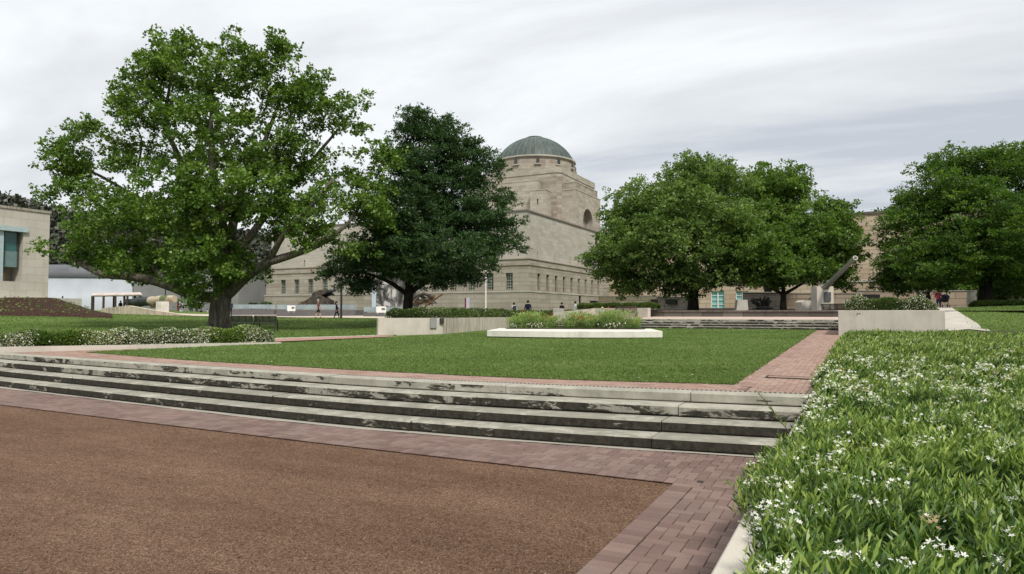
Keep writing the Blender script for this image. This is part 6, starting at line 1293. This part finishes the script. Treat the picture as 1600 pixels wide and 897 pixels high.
# ---------------------------------------------------------------- people
def person(label, px, head, d, h=1.7, top='black', topc=(.02, .02, .025), legs=(.02, .02, .03), pose='stand', face=0, hair='hair_dark', shorts=False, seed=0, extra=None, legn='dark'):
    r = random.Random(seed); zt_ = W(px, head, d)[2]; k = h/1.7; base = zt_-h if pose != 'sit' else zt_-h*.72; x, y = XY(px, d)
    t = thing('person', label, 'person', (x, y, base), local=True, rz=YAW+face)
    st = .22 if pose == 'walk' else .03; hz = .9 if pose != 'sit' else .42
    J = {'pel': (0, 0, hz), 'wai': (0, 0, hz+.16), 'che': (0, -.01, hz+.37), 'nek': (0, -.005, hz+.56), 'hd0': (0, .01, hz+.66), 'hd1': (0, .015, hz+.735)}
    E_ = [('pel', 'wai'), ('wai', 'che'), ('che', 'nek'), ('nek', 'hd0'), ('hd0', 'hd1')]; RD_ = {'pel': .155, 'wai': .135, 'che': .155, 'nek': .055, 'hd0': .088, 'hd1': .085}
    for s_, nm in ((-1, 'l'), (1, 'r')):
        sw = s_*st
        J['sh'+nm] = (s_*.17, -.01, hz+.48); J['el'+nm] = (s_*.235, .02-sw*.5, hz+.20); J['wr'+nm] = (s_*.235, .13-sw*.9 if pose != 'carry' else .28, hz-.02 if pose != 'carry' else hz+.22); J['ha'+nm] = (s_*.232, .155-sw, hz-.09 if pose != 'carry' else hz+.22)
        J['hi'+nm] = (s_*.09, 0, hz-.06)
        if pose == 'sit': J['kn'+nm] = (s_*.11, .40, hz+.02); J['an'+nm] = (s_*.11, .42, .08); J['fo'+nm] = (s_*.11, .56, .04)
        else: J['kn'+nm] = (s_*.095, sw*.6+.03, .48); J['an'+nm] = (s_*.095, sw*1.1-.02, .08); J['fo'+nm] = (s_*.10, sw*1.1+.12, .035)
        E_ += [('che', 'sh'+nm), ('sh'+nm, 'el'+nm), ('el'+nm, 'wr'+nm), ('wr'+nm, 'ha'+nm), ('pel', 'hi'+nm), ('hi'+nm, 'kn'+nm), ('kn'+nm, 'an'+nm), ('an'+nm, 'fo'+nm)]
        for a, b in (('sh', .065), ('el', .048), ('wr', .03), ('ha', .036), ('hi', .10), ('kn', .065), ('an', .045), ('fo', .04)): RD_[a+nm] = b
    names = list(J); me = bpy.data.meshes.new('p'); me.from_pydata([J[n] for n in names], [(names.index(a), names.index(b)) for a, b in E_], []); ob = bpy.data.objects.new('p', me); COL.objects.link(ob)
    ob.modifiers.new('s', 'SKIN'); sv = me.skin_vertices[0].data
    for i, n in enumerate(names): sv[i].radius = (RD_[n]*(1.12 if n in ('pel', 'wai', 'che') else 1), RD_[n]*(.8 if n in ('pel', 'wai', 'che') else 1)); sv[i].use_root = (n == 'pel')
    ob.modifiers.new('u', 'SUBSURF').levels = 1; ob.modifiers['u'].render_levels = 1
    dg = bpy.context.evaluated_depsgraph_get(); ev = ob.evaluated_get(dg); m2 = bpy.data.meshes.new_from_object(ev); bpy.data.objects.remove(ob); bpy.data.meshes.remove(me)
    m2.name = 'body'; m2.materials.clear()
    for m in (M['skin'], cloth(top, topc), cloth(legn, legs), M['black_metal']): m2.materials.append(m)
    for p in m2.polygons:
        c = p.center; z_ = c.z; arm = abs(c.x) > .19
        if z_ > hz+.55: mi = 0
        elif arm: mi = 1 if z_ > (hz+.22 if shorts else hz+.02) else 0
        elif z_ > hz+.02: mi = 1
        elif z_ > (.5 if shorts else .1) or (pose == 'sit' and z_ > .12): mi = 2
        elif z_ > .1: mi = 0
        else: mi = 3
        p.material_index = mi; p.use_smooth = True
    # fingers, nose and ears
    b = MB()
    for s_, nm in ((-1, 'l'), (1, 'r')):
        hx, hy, hz_ = J['ha'+nm]
        for q_ in range(4): b.tube([(hx+.0, hy-.025+.017*q_, hz_-.01), (hx-s_*.004, hy-.025+.018*q_, hz_-.055), (hx-s_*.02, hy-.02+.018*q_, hz_-.085+.006*abs(q_-1.5))], [.0095, .0085, .006], 5)
        b.tube([(hx, hy+.03, hz_+.01), (hx-s_*.012, hy+.055, hz_-.02), (hx-s_*.02, hy+.055, hz_-.045)], [.011, .009, .007], 5)
        b.tube([(s_*.083, .01, hz+.69), (s_*.098, .0, hz+.71)], [.02, .012], 6)
    b.tube([(0, .10, hz+.72), (0, .125, hz+.695)], [.008, .014], 6)
    bm = bmesh.new(); bm.from_mesh(m2); tmp = bpy.data.meshes.new('x'); tmp.from_pydata(b.v, [], b.f); bm.from_mesh(tmp); bm.to_mesh(m2); bm.free(); bpy.data.meshes.remove(tmp)
    bd = bpy.data.objects.new('body', m2); COL.objects.link(bd); bd.parent = t
    hq = MB(); hl = 14; hq.lathe((0, -.012, hz+.70), [(.094, -.045), (.106, .02), (.100, .07), (.07, .112), (.02, .128)], hl); hq.build('hair', M[hair], t, smooth=True)
    if extra == 'long': MB().tube([(0, -.07, hz+.78), (0, -.10, hz+.66), (0, -.11, hz+.48)], [.07, .085, .05], 10).build('long_hair', M[hair], t, smooth=True)
    if extra == 'pack': MB().box(-.15, -.30, hz+.14, .15, -.12, hz+.52, .05).build('backpack', cloth('navy', (.03, .035, .06)), t)
    if extra == 'hood': MB().lathe((0, -.03, hz+.66), [(.10, -.1), (.125, .0), (.125, .1), (.07, .17), (.02, .19)], 12).build('hood', cloth(top, topc), t, smooth=True)
    t.scale = (k, k, k); return t
fA = math.pi
person('man in a striped red grey shirt and black shorts walking before the plinth', 497, 468, 63, 1.75, 'striped', (.16, .08, .08), (.02, .02, .022), 'walk', -1.3, 'hair_grey', True, legn='shorts')
person('woman in black with long dark hair walking beside the lamp post', 526, 471, 62, 1.68, 'wine', (.03, .012, .018), (.02, .018, .02), 'walk', -1.2, 'hair_dark', False, extra='long')
person('dark dressed person standing right of the big tree trunk', 360, 470, 72, 1.75, 'navy2', (.02, .03, .045), pose='stand', face=.6)
person('distant person in dark blue standing left of a pair near the camouflaged gun', 299, 471.5, 94, 1.75, 'bluish', (.02, .035, .06), face=.5, legn='darkblue', legs=(.02, .03, .05))
person('distant person in dark clothes, right one of the pair near the camouflaged gun', 307.5, 473, 94, 1.75, 'slate', (.025, .04, .06), face=fA)
person('person in black crouching on the plaza near the big trunk', 314, 482, 92, 1.5, 'black', pose='sit', face=1.0, legn='dark')
person('person in light grey sitting close behind the big trunk', 324, 482.5, 92, 1.4, 'lightgrey', (.4, .38, .4), (.3, .28, .3), pose='sit', face=-1, legn='lgrey')
person('person in dark clothes sitting under the open shelter', 188, 470, 85, 1.7, 'black', pose='sit', face=fA, legn='dark')
person('person with a pale top and a dark backpack walking behind the hedge', 803, 473, 57, 1.65, 'pale', (.42, .45, .52), extra='pack', face=.3, pose='walk', legn='dark')
person('broad man in dark navy jumper seen from behind, left of the memorial corner', 825, 469.5, 55, 1.85, 'navy3', (.012, .012, .035), face=0, pose='stand', legn='dark')
person('dark haired person in black beyond the hedge, left of the person in white', 878, 472.5, 60, 1.7, 'black', face=-.6, pose='stand', legn='dark')
person('person in a white shirt standing in front of the memorial side wall', 899, 471, 59, 1.72, 'white', (.75, .75, .75), (.02, .02, .04), face=-1.2, legn='dark')
person('fair haired person in patterned dark top behind the flower bed, left of a pair', 909, 475, 49, 1.65, 'grey', (.13, .15, .14), face=2.6, hair='hair_blond', legn='dark', extra='long')
person('person in tan and dark clothes behind the flower bed, right of a pair', 916, 475.5, 50, 1.65, 'tan', (.26, .19, .13), face=.4, hair='hair_blond', legn='dark')
person('blond child in a light blue top just behind the flower bed', 941, 480, 37.5, 1.15, 'lightblue', (.36, .42, .68), (.1, .12, .25), face=2.9, hair='hair_blond', legn='jeans')
person('person in a pale hooded top behind the concrete planter, left of the woman in pink', 1436, 455, 54, 1.65, 'sage', (.30, .33, .27), face=.2, extra='hood', hair='hair_grey', legn='dark')
person('person in black between the pale hood and the woman in pink', 1451, 455.5, 54, 1.65, 'black', face=.3, extra='hood', legn='dark')
person('woman in a bright pink top and blue jeans pushing a pram', 1467, 452.5, 53, 1.7, 'pink', (.72, .10, .16), (.06, .10, .18), pose='carry', face=-.8, legn='jeans2')
def pram():
    a = W(1476, 481, 52.5); t = thing('pram', 'dark pram pushed by the woman in pink', 'pram', a, local=True, rz=YAW-.8)
    q = MB(); q.lathe((0, .1, .62), [(.10, -.2), (.26, -.08), (.3, .08), (.28, .12)], 14); q.build('seat', M['black_metal'], t)
    q = MB(); q.lathe((0, .3, .78), [(.3, -.05), (.28, .12), (.18, .25), (.04, .3)], 14); q.build('hood', cloth('navy', (.03, .035, .06)), t)
    q = MB(); q.tube([(-.2, -.35, 1.0), (.2, -.35, 1.0)], .02, 6)
    for s_ in (-.22, .22): q.tube([(s_, -.35, 1.0), (s_, .0, .6), (s_, .4, .12)], .016, 6); q.tube([(s_, .05, .6), (s_, -.25, .14)], .016, 6)
    q.build('frame', M['zinc_dark'], t)
    for s_ in (-.24, .24):
        for yy, rr2 in ((-.25, .15), (.42, .1)): MB().tube([(s_-.02, yy, rr2), (s_+.02, yy, rr2)], [rr2, rr2], 14).build('wheel', M['black_metal'], t)
pram()
# small litter and fallen leaves on the court, lawn
r = np.random.default_rng(8); n = 60; P = []
for a, b in zip(r.random(n)*1000+100, 4+r.random(n)*10): x, y = XY(a, b); P.append((x, y, ZP0+(.006 if y > YG(x) else -.018)))
P = np.array([p for p in P if p[1] < step_bot(p[0])-.1 and p[0] < XW]); n = len(P)
tag(quads('fallen_leaves', leaves(np.array([(a, b, lawnz(a, b)+.04) for a, b in samp_lawn(r, 45)]), np.c_[r.normal(size=(45, 2)), np.full(45, .2)], .05, .7, r, 2), plain('pale_leaf', (.42, .38, .24), .8)), 'few pale fallen leaves lying on the lawn', 'leaves', kind='stuff')
tag(quads('fallen_leaves', leaves(P, np.c_[r.normal(size=(n, 2)), np.full(n, .1)], .03, .6, r, 2), plain('dry_leaf', (.22, .15, .08), .8)), 'few dry leaves scattered on the bricks and gravel', 'leaves', kind='stuff')
